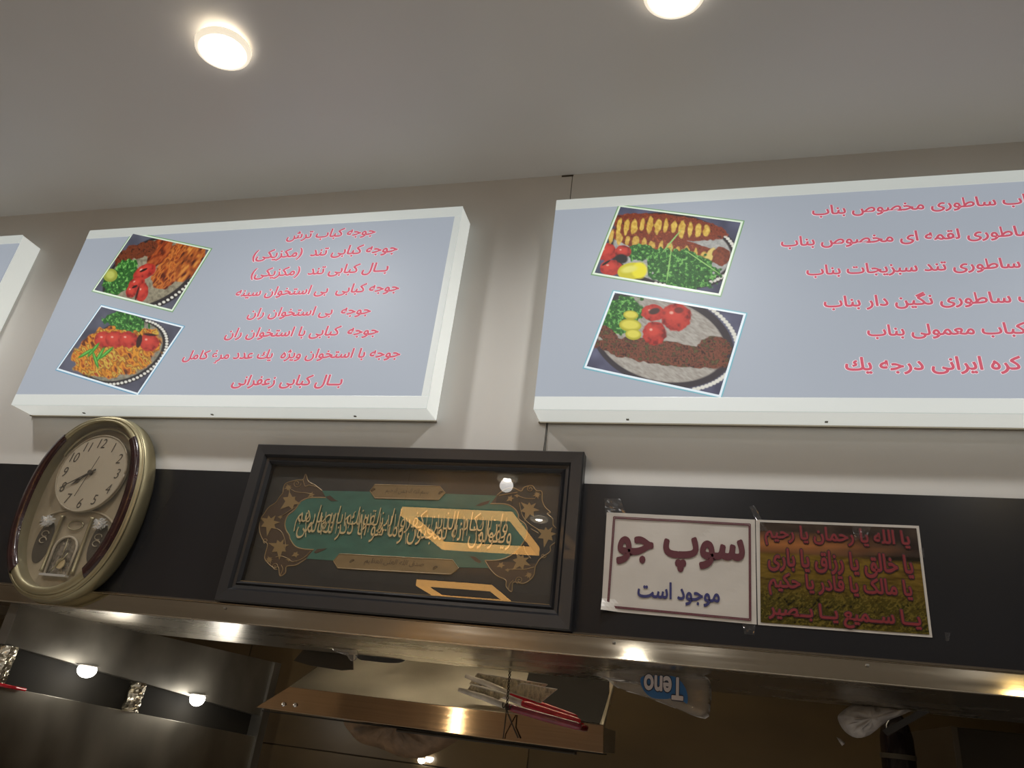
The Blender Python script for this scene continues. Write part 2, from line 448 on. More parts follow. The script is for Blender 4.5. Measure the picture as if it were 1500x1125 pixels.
# ------------------------------------------------------------------ ceiling lamps
def downlight(x, y, label, energy=7, tilt=(0, 0), col=(1, .985, .955), lens='lamplens', size=.058):
    r = root('ceiling_spotlight', label, 'ceiling light', (x, y, CEIL), 'round ceiling spotlights')
    bm = bmesh.new()
    prof = [(.060, 0), (.063, -.004), (.061, -.014), (.056, -.018), (.052, -.016), (.051, -.012)]
    n = 40; rings = []
    for rr, z in prof: rings.append([bm.verts.new((rr * math.cos(2 * math.pi * k / n), rr * math.sin(2 * math.pi * k / n), z)) for k in range(n)])
    for a, b in zip(rings, rings[1:]):
        for k in range(n): bm.faces.new((a[k], a[(k + 1) % n], b[(k + 1) % n], b[k]))
    h = frombm('lamp_housing', bm, M['rim'], None, True)
    bm = bmesh.new(); rings = []
    for q, (rr, z) in enumerate([(.051, -.0125), (.040, -.010), (.024, -.007)]):
        rings.append([bm.verts.new(((rr + (.0012 if k % 2 else 0)) * math.cos(2 * math.pi * k / 72), (rr + (.0012 if k % 2 else 0)) * math.sin(2 * math.pi * k / 72), z + (.0015 if k % 2 else 0))) for k in range(72)])
    for a, b in zip(rings, rings[1:]):
        for k in range(72): bm.faces.new((a[k], a[(k + 1) % 72], b[(k + 1) % 72], b[k]))
    rf = frombm('reflector', bm, M['lampwarm'])
    bm = bmesh.new()
    bmesh.ops.create_uvsphere(bm, u_segments=24, v_segments=8, radius=.025)
    for v in bm.verts: v.co.z = v.co.z * .35 - .009
    ln = frombm('lens', bm, M[lens], None, True)
    R = Matrix.Rotation(tilt[0], 4, 'X') @ Matrix.Rotation(tilt[1], 4, 'Y')
    for p in (h, rf, ln):
        p.parent = r; p.matrix_local = Matrix.Translation((0, 0, -.004 - .06 * abs(math.sin(math.hypot(*tilt))))) @ R
        if lens == 'lamplens' and p is not h: pass
    if energy:
        lamp('spot_glow', 'SPOT', (x, y, CEIL - .05), energy * 4.6, col, .04, (tilt[0], tilt[1], 0), 150)
    return r

downlight(-1.088, .975, 'round glowing ceiling spotlight above the left menu board', 4, (.12, -.10))
downlight(-.055, .985, 'bright ceiling spotlight above the right menu board, cut by the photo top', 4, (.1, 0))
downlight(.98, .95, 'ceiling spotlight beyond the right end of the menu boards', 3)
downlight(-2.15, .95, 'ceiling spotlight over the far left menu board', 4)
for x, lb in ((-2.2, 'ceiling spotlight overhead far to the left of the viewer'), (-1.12, 'ceiling spotlight overhead left of the viewer'), (-.02, 'ceiling spotlight straight above the viewer'), (1.1, 'ceiling spotlight overhead right of the viewer'), (2.2, 'ceiling spotlight overhead far to the right of the viewer')):
    downlight(x, -.2, lb, 7)  # unseen row of spotlights added to brighten ceiling and wall
REFL = [(-1.13, -1.07, 'ceiling spotlight behind the viewer, mirrored near the top of the framed glass'),
        (-1.10, -1.90, 'ceiling spotlight mirrored over the right ornament of the framed glass')]
for x, y, lb in REFL: downlight(x, y, lb, 8, lens='lamplens')

def mirror_point(px, py, tiltdeg, Y, h):
    """where a lamp hangs (height h) that a fascia tilted back shows at this place of the photograph"""
    p = at(px, py, Y); d = (p - Vector((0, 0, EYE))).normalized()
    t = math.radians(tiltdeg); n = Vector((0, -math.cos(t), math.sin(t)))
    rdir = d - 2 * d.dot(n) * n
    return p + rdir * ((h - p.z) / rdir.z)

FT = 11.5
q = mirror_point(929, 966, FT, 1.46, CEIL - .02); downlight(q.x, q.y, 'ceiling spotlight mirrored as a white ellipse on the steel fascia', 4)
q = mirror_point(1492, 1016, FT, 1.46, CEIL - .02); wl = downlight(q.x, q.y, 'amber ceiling spotlight mirrored at the right end of the steel fascia', 3, col=(1, .7, .3), lens='lampamber')

# ring lamps hanging over the guests' side
def ringlamp(x0, x1, y0, y1, z, label):
    r = root('ring_lamp', label, 'pendant lamp', ((x0 + x1) / 2, (y0 + y1) / 2, z), 'amber rectangular ring lamps')
    h, t = .055, .012
    def bar(name, a, b, m):
        return box(name, a, b, m, r)
    for a, b in (((x0, y0, z), (x1, y0 + t, z + h)), ((x0, y1 - t, z), (x1, y1, z + h)), ((x0, y0 + t, z), (x0 + t, y1 - t, z + h)), ((x1 - t, y0 + t, z), (x1, y1 - t, z + h))):
        bar('light_strip', a, b, M['ring'])
    box('top_frame', (x0, y0, z + h), (x1, y0 + .014, z + h + .008), M['ringwood'], r)
    box('top_frame', (x0, y1 - .014, z + h), (x1, y1, z + h + .008), M['ringwood'], r)
    for x in (x0 + .01, x1 - .01):
        for y in (y0 + .007, y1 - .007): tube('cord', [(x, y, z + h + .006), (x, y, CEIL)], .0015, M['wire'], r, 6)
ringlamp(-1.76, -1.07, -1.87, -1.05, EYE + 1.12, 'nearer amber rectangular ring lamp mirrored over the gilt lettering')
ringlamp(-2.48, -1.78, -4.02, -3.3, EYE + 1.12, 'farther amber rectangular ring lamp mirrored at the bottom of the framed glass')

sc = root('wall_light_strip', 'narrow upright light strip on the rear wall, mirrored as a bright streak in the steel lip', 'wall lamp', (-2.72, -4.79, EYE - .3))  # added light strip that makes the streak on the extractor lip
box('diffuser', (-2.745, -4.785, EYE - .3), (-2.695, -4.76, EYE + .5), mat('warm strip diffuser', (1, .9, .7), .4, emit=(1, .80, .50), es=28), sc, .004)
box('back_channel', (-2.75, -4.80, EYE - .31), (-2.69, -4.784, EYE + .51), M['white'], sc)
# tube light added unseen behind the wall to light the kitchen steel
kl = root('kitchen_batten_light', 'warm tube light high behind the menu wall in the kitchen', 'kitchen light', (-.6, 2.35, EYE + 1.05))
box('housing', (-1.3, 2.30, EYE + 1.06), (.2, 2.40, EYE + 1.11), M['white'], kl, .004)
for x in (-1.2, .1): box('hanger', (x, 2.345, EYE + 1.11), (x + .01, 2.355, CEIL + .001), M['white'], kl)
tube('tube', [(-1.25, 2.35, EYE + 1.04), (.15, 2.35, EYE + 1.04)], .014, mat('tube light', (1, 1, 1), .4, emit=(1, .84, .60), es=24.0), kl, 12)

# ------------------------------------------------------------------ lightboxes
BF, BB = 1.427, 1.5     # front and back
print_glow = print_mat('backlit photograph', .88, .3)
def face_mat():
    m = mat('backlit face', (.08, .085, .095), .5, spec=.25); nt = m.node_tree; b = nt.nodes['Principled BSDF']
    tc = nt.nodes.new('ShaderNodeTexCoord'); n = nt.nodes.new('ShaderNodeTexNoise'); n.inputs['Scale'].default_value = 2.2; n.inputs['Detail'].default_value = 1
    r = nt.nodes.new('ShaderNodeValToRGB'); r.color_ramp.elements[0].color = (.365, .405, .46, 1); r.color_ramp.elements[1].color = (.42, .46, .525, 1)
    nt.links.new(tc.outputs['Object'], n.inputs[0]); nt.links.new(n.outputs[0], r.inputs[0]); nt.links.new(r.outputs[0], b.inputs['Emission Color'])
    b.inputs['Emission Strength'].default_value = .82
    return m
M['face'] = face_mat()

def lightbox(x0, x1, z0, z1, label, capL, capR):
    r = root('menu_lightbox', label, 'menu board', ((x0 + x1) / 2, BB, z0), 'backlit menu boards on the wall')
    box('housing', (x0, BF + .003, z0), (x1, BB - .001, z1), M['plastic'], r, .003)
    # face with its borders
    e = .0015
    a, b = x0 + capL, x1 - capR
    t = .032
    box('face', (a, BF, z0 + t), (b, BF + .004, z1 - t), M['face'], r)
    box('border_strip', (x0, BF - .001, z1 - t), (x1, BF + .004, z1), M['cap'], r, .001)
    box('border_strip', (x0, BF - .001, z0), (x1, BF + .004, z0 + t), M['cap'], r, .001)
    if capR: box('border_strip', (b, BF - .001, z0 + t), (x1, BF + .004, z1 - t), M['cap'], r, .001)
    if capL: box('border_strip', (x0, BF - .001, z0 + t), (a, BF + .004, z1 - t), M['cap'], r, .001)
    # aluminium corner profile and screws along the bottom
    box('edge_profile', (x0 - .0015, BB - .008, z0 - .003), (x1 + .0015, BB - .0005, z0), M['steel'], r)
    k = 3
    for i in range(k):
        x = x0 + (x1 - x0) * (i + .5) / k
        box('screw', (x - .003, BB - .03, z0 - .002), (x + .003, BB - .024, z0 + .001), M['steeldark'], r)
    return r

LZ0, LZ1 = EYE + .652, EYE + 1.239
lb1 = lightbox(-1.809, -.612, LZ0, LZ1, 'backlit menu board with eight lines of red writing left of centre', 0, .018)
lb2 = lightbox(-.361, .85, LZ0, LZ1, 'backlit menu board at the right with six lines of pinkish writing', 0, 0)
lb0 = lightbox(-3.27, -2.066, LZ0, LZ1, 'menu board cut by the left photo edge, only its right end showing', 0, .0)

def pic(parent, crop, tl, tr, br, bl, edge, inner, paint, nu=170, nv=140):
    ox, oy, sc = crop
    P = lambda q, Y: at(q[0] / sc + ox, q[1] / sc + oy, Y)
    Y = BF - .0006
    cs = [tl, tr, br, bl]
    cen = (sum(c[0] for c in cs) / 4, sum(c[1] for c in cs) / 4)
    W = [P(c, Y) for c in cs]; cw = sum(W, Vector()) / 4
    def inset(d, Yp):
        out = []
        for i in range(4):
            a, b, c = W[i - 1], W[i], W[(i + 1) % 4]
            u = (a - b).normalized(); v = (c - b).normalized(); s = u.cross(v).length
            q = b + (u + v) * (d / s); q.y = Yp; out.append(q)
        return out
    hold = plate('photo_print', inset(0, Y), .0005, edge, parent)
    plate('photo_border', inset(.0028, Y - .0003), .0002, inner, hold)
    I = inset(.0075, Y - .0006)
    # the printed picture, in the crop's own coordinates
    q = []
    for w_ in I:
        v = ROT.transposed() @ (w_ - Vector((0, 0, EYE)))
        q.append(((750 + FOC * v.x / -v.z - ox) * sc, (562.5 - FOC * v.y / -v.z - oy) * sc))
    p = Paint(*q, nu, nv); paint(p)
    p.build('food_picture', I, print_glow, hold)

def beads(p, cx, cy, rx, ry, ang, a0, a1, n, r=7):
    for k in range(n):
        t = math.radians(a0 + (a1 - a0) * k / (n - 1)); a = math.radians(ang)
        x, y = rx * math.cos(t), ry * math.sin(t)
        p.fill(p.ell(cx + x * math.cos(a) - y * math.sin(a), cy + x * math.sin(a) + y * math.cos(a), r, r * .8, 0, .4), (225, 222, 210))

def paint1(p):   # chicken with tomatoes
    p.fill(np.ones_like(p.x), p.mix([(72, 74, 88), (96, 98, 112)], 60, 1))
    p.fill(p.ell(700, 380, 250, 150, -30, .03), (38, 34, 38))
    beads(p, 700, 378, 238, 140, -30, -35, 130, 34)
    p.fill(p.ell(695, 372, 222, 128, -30, .03), p.mix([(120, 112, 92), (160, 152, 128)], 10, 2))
    p.fill(p.ell(805, 330, 150, 62, -52, .06, .12, 20), p.mix([(88, 30, 14), (165, 74, 26), (205, 120, 50), (120, 46, 18), (190, 100, 40)], 12, 3, 3, -52))
    p.fill(p.ell(868, 330, 110, 45, -55, .06, .1, 20), p.mix([(70, 24, 12), (170, 84, 30), (212, 140, 60)], 12, 4, 3, -52))
    p.fill(p.ell(735, 275, 95, 42, -60, .06, .12, 18), p.mix([(80, 28, 14), (150, 60, 24), (180, 90, 40)], 10, 5, 3, -52))
    for cx, cy in ((560, 310), (600, 285), (645, 275), (690, 262)):
        p.fill(p.ell(cx, cy, 42, 30, -50, .1, .15), p.mix([(60, 26, 14), (120, 56, 30), (92, 40, 22)], 9, cx))
    p.herbs(560, 400, 95, 60, -40)
    p.fill(p.ell(505, 387, 34, 30, 0), (150, 158, 60)); p.fill(p.ell(505, 385, 20, 18, 0, .6), (190, 196, 96))
    for cx, cy, rx, ry, a in ((665, 372, 55, 32, -30), (630, 425, 40, 26, -30), (655, 465, 26, 44, 15), (605, 460, 24, 30, 20)): p.tomato(cx, cy, rx, ry, a)
    p.fill(p.ell(660, 365, 20, 5, -25, .3), (40, 16, 14)); p.fill(p.ell(620, 440, 14, 5, -25, .3), (40, 16, 14)); p.fill(p.ell(632, 470, 5, 34, 15, .3), (70, 20, 16))

def paint2(p):   # yellow rice-like pieces with skewered tomatoes
    p.fill(np.ones_like(p.x), p.mix([(66, 68, 82), (92, 94, 110)], 60, 1))
    p.fill(p.ell(570, 740, 215, 140, -25, .03), (36, 32, 36))
    beads(p, 570, 738, 205, 132, -25, -40, 130, 34)
    p.fill(p.ell(565, 735, 190, 122, -25, .03), p.mix([(110, 106, 92), (150, 146, 128)], 10, 2))
    p.fill(p.ell(535, 735, 205, 118, -14, .05, .1, 24), p.mix([(96, 44, 14), (186, 96, 30), (222, 150, 40), (140, 70, 22), (214, 180, 70), (166, 70, 30)], 17, 3, 1.8, 60))
    p.herbs(580, 600, 98, 46, 10)
    for cx in (480, 530, 590): p.tomato(cx, 683, 46, 38, 5)
    p.tomato(685, 695, 44, 42, 0); p.fill(p.ell(640, 690, 12, 32, 15, .2), (50, 18, 14)); p.fill(p.ell(690, 660, 30, 6, 5, .4), (54, 20, 16))
    for cx, cy, a in ((430, 730, -50), (460, 755, -60), (490, 745, -40), (440, 775, 70), (395, 745, -30)):
        p.fill(p.ell(cx, cy, 42, 8, a, .3), (52, 132, 40)); p.fill(p.ell(cx, cy - 2, 30, 3, a, .5), (110, 190, 80))

def paint3(p):   # two striped minced skewers, herbs, tomatoes, lemon
    p.fill(np.ones_like(p.x), p.mix([(62, 64, 84), (92, 94, 118)], 70, 1))
    p.fill(p.ell(640, 320, 285, 165, 8, .03), (40, 32, 36))
    beads(p, 640, 318, 272, 152, 8, -65, 100, 42, 8)
    p.fill(p.ell(635, 318, 255, 140, 8, .03), p.mix([(150, 150, 146), (186, 186, 180)], 12, 2))
    for (cx, cy, rx, ry, a) in ((620, 218, 258, 56, 6), (610, 300, 262, 46, 13)):
        p.fill(p.ell(cx, cy, rx, ry, a, .06, .05), p.mix([(84, 30, 16), (140, 58, 28), (110, 42, 22), (160, 76, 40)], 10, cx))
    for k in range(12):
        x = 405 + k * 35; y = 215 + k * 1.5 - (10 if 2 < k < 8 else 0)
        p.fill(p.ell(x, y, 10 + k % 3 * 2, 38 - (k % 4) * 4, 8, .3, .25, 14), p.mix([(196, 150, 50), (232, 200, 96)], 12, k))
    for k in range(12):
        x = 370 + k * 37; y = 262 + k * 7.5
        p.fill(p.ell(x, y, 10 + k % 2 * 4, 30 - k % 3 * 5, 12, .3, .25, 14), p.mix([(190, 146, 56), (226, 190, 96)], 12, k + 20))
    p.fill(p.ell(800, 345, 40, 16, -55, .2, .2), (222, 196, 110))
    p.fill(p.ell(850, 345, 38, 40, 0, .1, .1), p.mix([(100, 44, 26), (140, 66, 36)], 9, 9))
    p.herbs(680, 400, 160, 84, 10); p.herbs(500, 330, 62, 36, 0)
    p.fill(p.ell(630, 375, 3, 80, 8, .5), (150, 200, 110)); p.fill(p.ell(640, 280, 60, 3, -50, .5), (150, 200, 110)); p.fill(p.ell(770, 370, 90, 2.5, 35, .5), (150, 200, 110))
    for cx, cy, rx, ry in ((350, 325, 46, 38), (425, 325, 38, 28), (372, 392, 50, 34)): p.tomato(cx, cy, rx, ry)
    p.fill(p.ell(420, 355, 28, 20, 10, .3), (24, 22, 24)); p.fill(p.ell(350, 372, 22, 5, -30, .3), (30, 24, 24))
    p.fill(p.ell(465, 408, 62, 36, -6), (206, 196, 40)); p.fill(p.ell(500, 405, 34, 34, 0, .3), (238, 226, 40)); p.fill(p.ell(455, 400, 34, 14, -10, .6), (232, 226, 110))

def paint4(p):   # one dark minced skewer, tomatoes, lemon slices
    p.fill(np.ones_like(p.x), p.mix([(66, 66, 88), (100, 102, 126)], 70, 1))
    p.fill(p.ell(590, 700, 318, 205, 16, .02), (54, 48, 54))
    beads(p, 600, 705, 322, 214, 14, -62, 55, 34, 10)
    p.fill(p.ell(585, 702, 288, 178, 16, .03), p.mix([(150, 142, 132), (180, 174, 164)], 7, 2, 3, 30))
    p.herbs(420, 600, 108, 82, -30)
    p.fill(p.ell(600, 765, 300, 52, 8, .06, .10, 20) + p.ell(350, 680, 60, 30, 30, .1, .1) + p.ell(820, 745, 70, 52, -5, .1, .1), p.mix([(54, 28, 22), (104, 56, 40), (128, 72, 52), (70, 44, 32), (92, 84, 48)], 11, 4))
    p.tomato(560, 590, 52, 38); p.tomato(660, 608, 66, 62); p.tomato(566, 680, 52, 52)
    p.fill(p.ell(565, 583, 26, 14, -15, .4), (70, 44, 40)); p.fill(p.ell(672, 578, 20, 14, 0, .4), (120, 40, 34))
    for cx, cy, rx, ry in ((460, 600, 34, 20), (458, 645, 50, 28), (472, 685, 36, 24)):
        p.fill(p.ell(cx, cy, rx, ry, 5), (176, 170, 40)); p.fill(p.ell(cx, cy - 2, rx * .8, ry * .7, 5, .4), (222, 212, 84))

M['pgreen'] = mat('green print edge', (.1, .1, .1), .4, emit=(.13, .30, .11), es=.9)
M['pblue'] = mat('blue print edge', (.1, .1, .1), .4, emit=(.09, .30, .46), es=.9)
M['pteal'] = mat('teal print edge', (.1, .1, .1), .4, emit=(.12, .40, .48), es=.9)
M['plight'] = mat('pale green print border', (.2, .2, .2), .4, emit=(.62, .74, .58), es=.9)
M['pwhite'] = mat('pale blue print border', (.2, .2, .2), .4, emit=(.66, .76, .82), es=.9)
c1 = (0, 280, 3.126); c3 = (770, 260, 2.96)
pic(lb1, c1, (608, 185), (972, 262), (790, 555), (418, 460), M['pgreen'], M['plight'], paint1)
pic(lb1, c1, (463, 518), (848, 617), (632, 938), (252, 820), M['pblue'], M['pwhite'], paint2)
pic(lb2, c3, (403, 116), (950, 187), (848, 518), (282, 422), M['pgreen'], M['plight'], paint3, 200, 150)
pic(lb2, c3, (378, 487), (963, 587), (850, 960), (246, 828), M['pteal'], M['pwhite'], paint4, 200, 160)

def menu(parent, crop, lines):
    ox, oy, sc = crop
    for body, full, L, R in lines:
        l = (L[0] / sc + ox, L[1] / sc + oy); r_ = (R[0] / sc + ox, R[1] / sc + oy)
        a = text('writing', body, l, r_, BF, M['redprint'], parent, offset=.028, shear=SH, full=full, proud=.0012, kz=KZ)
        text('writing_outline', body, l, r_, BF, M['halo'], a, offset=.028, shear=SH, full=full, proud=.0005, grow=.028, kz=KZ)
SH, KZ = .12, .95
menu(lb1, (250, 290, 3.309), [
    ('جوجه کباب ترش', None, (565, 188), (995, 165)),
    ('جوجه کبابی تند  (مکزیکی)', None, (400, 282), (1102, 248)),
    ('بــال کبابی تند  (مکزیکی)', None, (392, 370), (1057, 342)),
    ('جوجه کبابی  بی استخوان سینه', None, (318, 462), (1109, 440)),
    ('جوجه  بی استخوان ران', None, (375, 562), (972, 550)),
    ('جوجه  کبابی با استخوان ران', None, (265, 662), (1010, 647)),
    ('جوجه با استخوان ویژه  یك عدد مرغ کامل', None, (60, 774), (1114, 762)),
    ('بــال کبابی زعفرانی', None, (298, 895), (835, 888))])
SH, KZ = .0, .95
menu(lb2, (1100, 230, 2.745), [
    ('ساطوری مخصوص بناب', 'کباب ساطوری مخصوص بناب', (245, 225), (985, 180)),
    ('لقمه ای مخصوص بناب', 'کباب ساطوری لقمه ای مخصوص بناب', (120, 352), (840, 312)),
    ('ساطوری تند سبزیجات بناب', 'کباب ساطوری تند سبزیجات بناب', (222, 465), (1083, 430)),
    ('ساطوری نگین دار بناب', 'کباب ساطوری نگین دار بناب', (292, 592), (1044, 562)),
    ('معمولی بناب', 'کباب معمولی بناب', (467, 712), (898, 692)),
    ('کره ایرانی درجه یك', None, (378, 845), (1088, 832))])

# ------------------------------------------------------------------ wall clock
CX, CZ = -1.487, EYE + .395
clk = root('wall_clock', 'oval gold wall clock with mahogany sides and glass door, hanging at the left', 'clock', (CX, WALL, CZ))
def oval(sx, sz, y, n=96, a0=0, a1=360, cz=0, p=2.25):
    out = []
    full = abs(a1 - a0 - 360) < 1e-6
    m_ = n if full else n + 1
    for k in range(m_):
        t = math.radians(a0 + (a1 - a0) * k / n); c, s = math.cos(t), math.sin(t)
        out.append(Vector((CX + sx * math.copysign(abs(c) ** (2 / p), c), y, CZ + cz + sz * math.copysign(abs(s) ** (2 / p), s))))
    return out
def loft(name, loops, m, parent, closed=True, cap=None, smooth=True):
    bm = bmesh.new(); R = [[bm.verts.new(v) for v in l] for l in loops]; n = len(R[0])
    for a, b in zip(R, R[1:]):
        for k in range(n if closed else n - 1): bm.faces.new((a[k], a[(k + 1) % n], b[(k + 1) % n], b[k]))
    if cap == 'last': bm.faces.new(R[-1])
    if cap == 'first': bm.faces.new(R[0][::-1])
    if not closed:
        pass
    return frombm(name, bm, m, parent, smooth)
body = loft('case', [oval(.148, .210, 1.4995), oval(.163, .226, 1.492), oval(.171, .235, 1.478), oval(.172, .236, 1.460), oval(.169, .233, 1.447), oval(.166, .230, 1.445)], M['gold'], clk)
loft('rim', [oval(.166, .230, 1.4445), oval(.1685, .2325, 1.441), oval(.1665, .2305, 1.4375), oval(.164, .228, 1.4390), oval(.1625, .2265, 1.435), oval(.160, .224, 1.4325), oval(.1585, .2225, 1.4345)], M['gold'], clk)
loft('bezel', [oval(.1585, .2225, 1.4345), oval(.155, .220, 1.430), oval(.141, .212, 1.429, cz=.004), oval(.138, .209, 1.433, cz=.005), oval(.137, .208, 1.462, cz=.005)], M['gold'], clk)
for side, (a0, a1) in (('r', (-50, 50)), ('l', (130, 232))):
    loft('side_inlay', [oval(.1605, .2245, 1.433, 60, a0, a1), oval(.1590, .2230, 1.4280, 60, a0 + .6, a1 - .6), oval(.150, .2155, 1.4268, 60, a0 + 1, a1 - 1, cz=.002), oval(.1375, .2075, 1.4280, 60, a0 + 2, a1 - 2, cz=.004), oval(.1360, .2065, 1.434, 60, a0 + 4, a1 - 4, cz=.005)], M['mahogany'], clk, closed=False)
loft('back_plate', [oval(.138, .209, 1.462, cz=.005)], M['creamd'], clk, cap='last')
loft('glass_door', [oval(.1375, .2085, 1.4335, cz=.005), oval(.12, .18, 1.4305, cz=.005), oval(.07, .10, 1.4290, cz=.005), oval(.01, .015, 1.4285, cz=.005)], M['clockglass'], clk, cap='last')
DX, DZ, DR = -1.485, EYE + .476, .100
def disc(name, cx, cz, r, y, th, m, parent, n=64, rx=None):
    rx = rx or r
    return plate(name, [(cx + rx * math.cos(2 * math.pi * k / n), y, cz + r * math.sin(2 * math.pi * k / n)) for k in range(n)], th, m, parent)
def torus_path(cx, cz, rx, rz, y, a0=0, a1=360, n=64):
    return [(cx + rx * math.cos(math.radians(a0 + (a1 - a0) * k / n)), y, cz + rz * math.sin(math.radians(a0 + (a1 - a0) * k / n))) for k in range(n + 1)]
dial = disc('dial', DX, DZ, DR, 1.447, .008, M['cream'], clk)
tube('dial_ring', torus_path(DX, DZ, DR, DR, 1.447), .0022, M['creamd'], dial, 8)
tube('inner_arch', torus_path(DX, DZ + .004, .113, .116, 1.450, 20, 160), .0035, M['gold'], clk, 8)
for k in range(1, 13):
    a = math.radians(90 - 30 * k); V, F, lift = glyphs(str(k), -.004, .22, 0, False, 6)
    s = .037; cxn = (V[:, 0].min() + V[:, 0].max()) / 2; czn = (V[:, 1].min() + V[:, 1].max()) / 2
    P = [(DX + .079 * math.cos(a) + (v[0] - cxn) * s * .8, 1.4463, DZ + .079 * math.sin(a) + (v[1] - czn) * s) for v in V]
    pyd('numeral', P, F, M['ink'], dial)
def hand(name, ang, ln, w0, w1, y, tail=0, leaf=False):
    a = math.radians(90 - ang); u = Vector((math.cos(a), 0, math.sin(a))); n = Vector((-u.z, 0, u.x)); c = Vector((DX, y, DZ))
    if leaf: pts = [c - u * tail - n * w0, c + u * ln * .5 - n * w0, c + u * ln * .68 - n * w1 * 2.6, c + u * ln * .86 - n * w0, c + u * ln, c + u * ln * .86 + n * w0, c + u * ln * .68 + n * w1 * 2.6, c + u * ln * .5 + n * w0, c - u * tail + n * w0]
    else: pts = [c - u * tail - n * w0, c + u * ln - n * w1, c + u * ln + n * w1, c - u * tail + n * w0]
    plate(name, pts, .0008, M['ink'], clk)
hand('hour_hand', 234, .058, .0014, .0018, 1.4445, .012, True)
hand('minute_hand', 240, .086, .0022, .0007, 1.4425, .016)
hand('second_hand', 16, .044, .0007, .0005, 1.4405, .066)
disc('hand_hub', DX, DZ, .006, 1.440, .006, M['ink'], clk, 20)
# lower compartments behind the glass
def cres(name, cx, cz, rx, rz, m, y=1.4605): disc(name, cx, cz, rz, y, .0015, m, clk, 40, rx)
cres('side_recess', -1.563, EYE + .300, .024, .052, M['ink']); cres('side_recess', -1.405, EYE + .305, .022, .050, M['ink'])  # flat dark discs put the shade of the side openings into colour
for sx in (-1, 1):
    x = DX + sx * .045
    tube('pillar', [(x, 1.456, EYE + .365), (x, 1.456, EYE + .36), (x, 1.456, EYE + .235), (x, 1.456, EYE + .23)], .0042, M['gold'], clk, 10, taper=[1.5, 1, 1, 1.5])
    bm = bmesh.new(); rr = random.Random(5)
    for k in range(26):
        t = bmesh.ops.create_icosphere(bm, subdivisions=1, radius=rr.uniform(.002, .0045))
        for v in t['verts']: v.co += Vector((DX + sx * .079 + rr.gauss(0, .008), 1.452 + rr.uniform(-.004, .004), EYE + .350 + rr.gauss(0, .006)))
    frombm('crystal_cluster', bm, M['crystal'], clk)
    for dz in (-.018, -.034): tube('scroll', torus_path(DX + sx * .079, EYE + .338 + dz, .010, .007, 1.4585, 0, 300, 20), .0012, M['creamd'], clk, 6)
arch = [(DX - .033, 1.455, EYE + .225), (DX - .033, 1.455, EYE + .285)] + [(DX + .033 * math.cos(math.radians(a)), 1.455, EYE + .285 + .030 * math.sin(math.radians(a))) for a in range(170, 5, -15)] + [(DX + .033, 1.455, EYE + .285), (DX + .033, 1.455, EYE + .225)]
tube('arch', arch, .003, M['cream'], clk, 8)
plate('arch_window', [(p[0], 1.459, p[2]) for p in arch], .001, noisy(mat('etched silver', (.30, .27, .22), .25, .7), (90, 90, 90), .5, .5, bdist=.01), clk)
tube('pendulum_rod', [(DX, 1.453, EYE + .31), (DX + .004, 1.452, EYE + .255)], .0012, M['gold'], clk, 6)
disc('pendulum_bob', DX + .005, EYE + .250, .012, 1.451, .003, M['goldraised'], clk, 24)
tube('figurine', [(DX - .012, 1.450, EYE + .230), (DX - .004, 1.449, EYE + .240), (DX + .002, 1.449, EYE + .256), (DX + .012, 1.450, EYE + .262), (DX + .018, 1.450, EYE + .276)], .0022, M['gold'], clk, 8, taper=[.6, 1, 1.2, 1, .5])
box('base_plinth', (DX - .040, 1.447, EYE + .219), (DX + .036, 1.459, EYE + .2245), M['crystal'], clk, .001)
tube('ornament_band', torus_path(DX, EYE + .345, .022, .012, 1.459, 0, 360, 24), .0016, M['gold'], clk, 6)
tube('wing_molding', torus_path(DX, EYE + .33, .118, .055, 1.460, 20, 160, 30), .003, M['creamd'], clk, 8)

# ------------------------------------------------------------------ framed calligraphy
FY = 1.462
X0, X1, Z0, Z1 = -.717 * FY, -.1695 * FY, EYE + .1355 * FY, EYE + .3905 * FY
fr = root('framed_calligraphy', 'black framed teal and gold calligraphy under glass above the steel ledge', 'picture frame', ((X0 + X1) / 2, WALL, Z0))
FW = .048
def bar(name, a, b, c, d):
    """mitred moulding: outer edge a-b, inner edge d-c"""
    prof = [(0, 1.496), (0, FY + .004), (.06, FY), (.55, FY + .001), (.66, FY + .009), (.80, FY + .010), (.88, FY + .004), (1, FY + .012), (1, 1.490)]
    a, b, c, d = [Vector((p[0], 0, p[1])) for p in (a, b, c, d)]
    L = [a.lerp(d, t) + Vector((0, y, 0)) for t, y in prof]; R = [b.lerp(c, t) + Vector((0, y, 0)) for t, y in prof]
    n = len(L); fs = [(i, i + 1, i + 1 + n, i + n) for i in range(n - 1)] + [(n - 1, 0, n, 2 * n - 1), tuple(range(n))[::-1], tuple(range(n, 2 * n))]
    bm = bmesh.new(); v = [bm.verts.new(p) for p in L + R]
    for f in fs: bm.faces.new([v[i] for i in f])
    frombm(name, bm, M['frameblack'], fr)
o4 = [(X0, Z1), (X1, Z1), (X1, Z0), (X0, Z0)]; i4 = [(X0 + FW, Z1 - FW), (X1 - FW, Z1 - FW), (X1 - FW, Z0 + FW), (X0 + FW, Z0 + FW)]
for k in range(4): bar('frame_rail', o4[k], o4[(k + 1) % 4], i4[(k + 1) % 4], i4[k])
AY = 1.4855
box('mat_board', (X0 + FW * .9, AY, Z0 + FW * .9), (X1 - FW * .9, AY + .004, Z1 - FW * .9), M['matboard'], fr)
box('glass', (X0 + FW * .97, FY + .0125, Z0 + FW * .97), (X1 - FW * .97, FY + .0132, Z1 - FW * .97), M['glass'], fr)
box('inner_fillet', (X0 + FW, FY + .0105, Z0 + FW - .0005), (X1 - FW, FY + .012, Z0 + FW + .0006), M['goldflat'], fr)
cl_ = lambda q: at(q[0] / 6.25 + 380, q[1] / 6.25 + 690, AY)
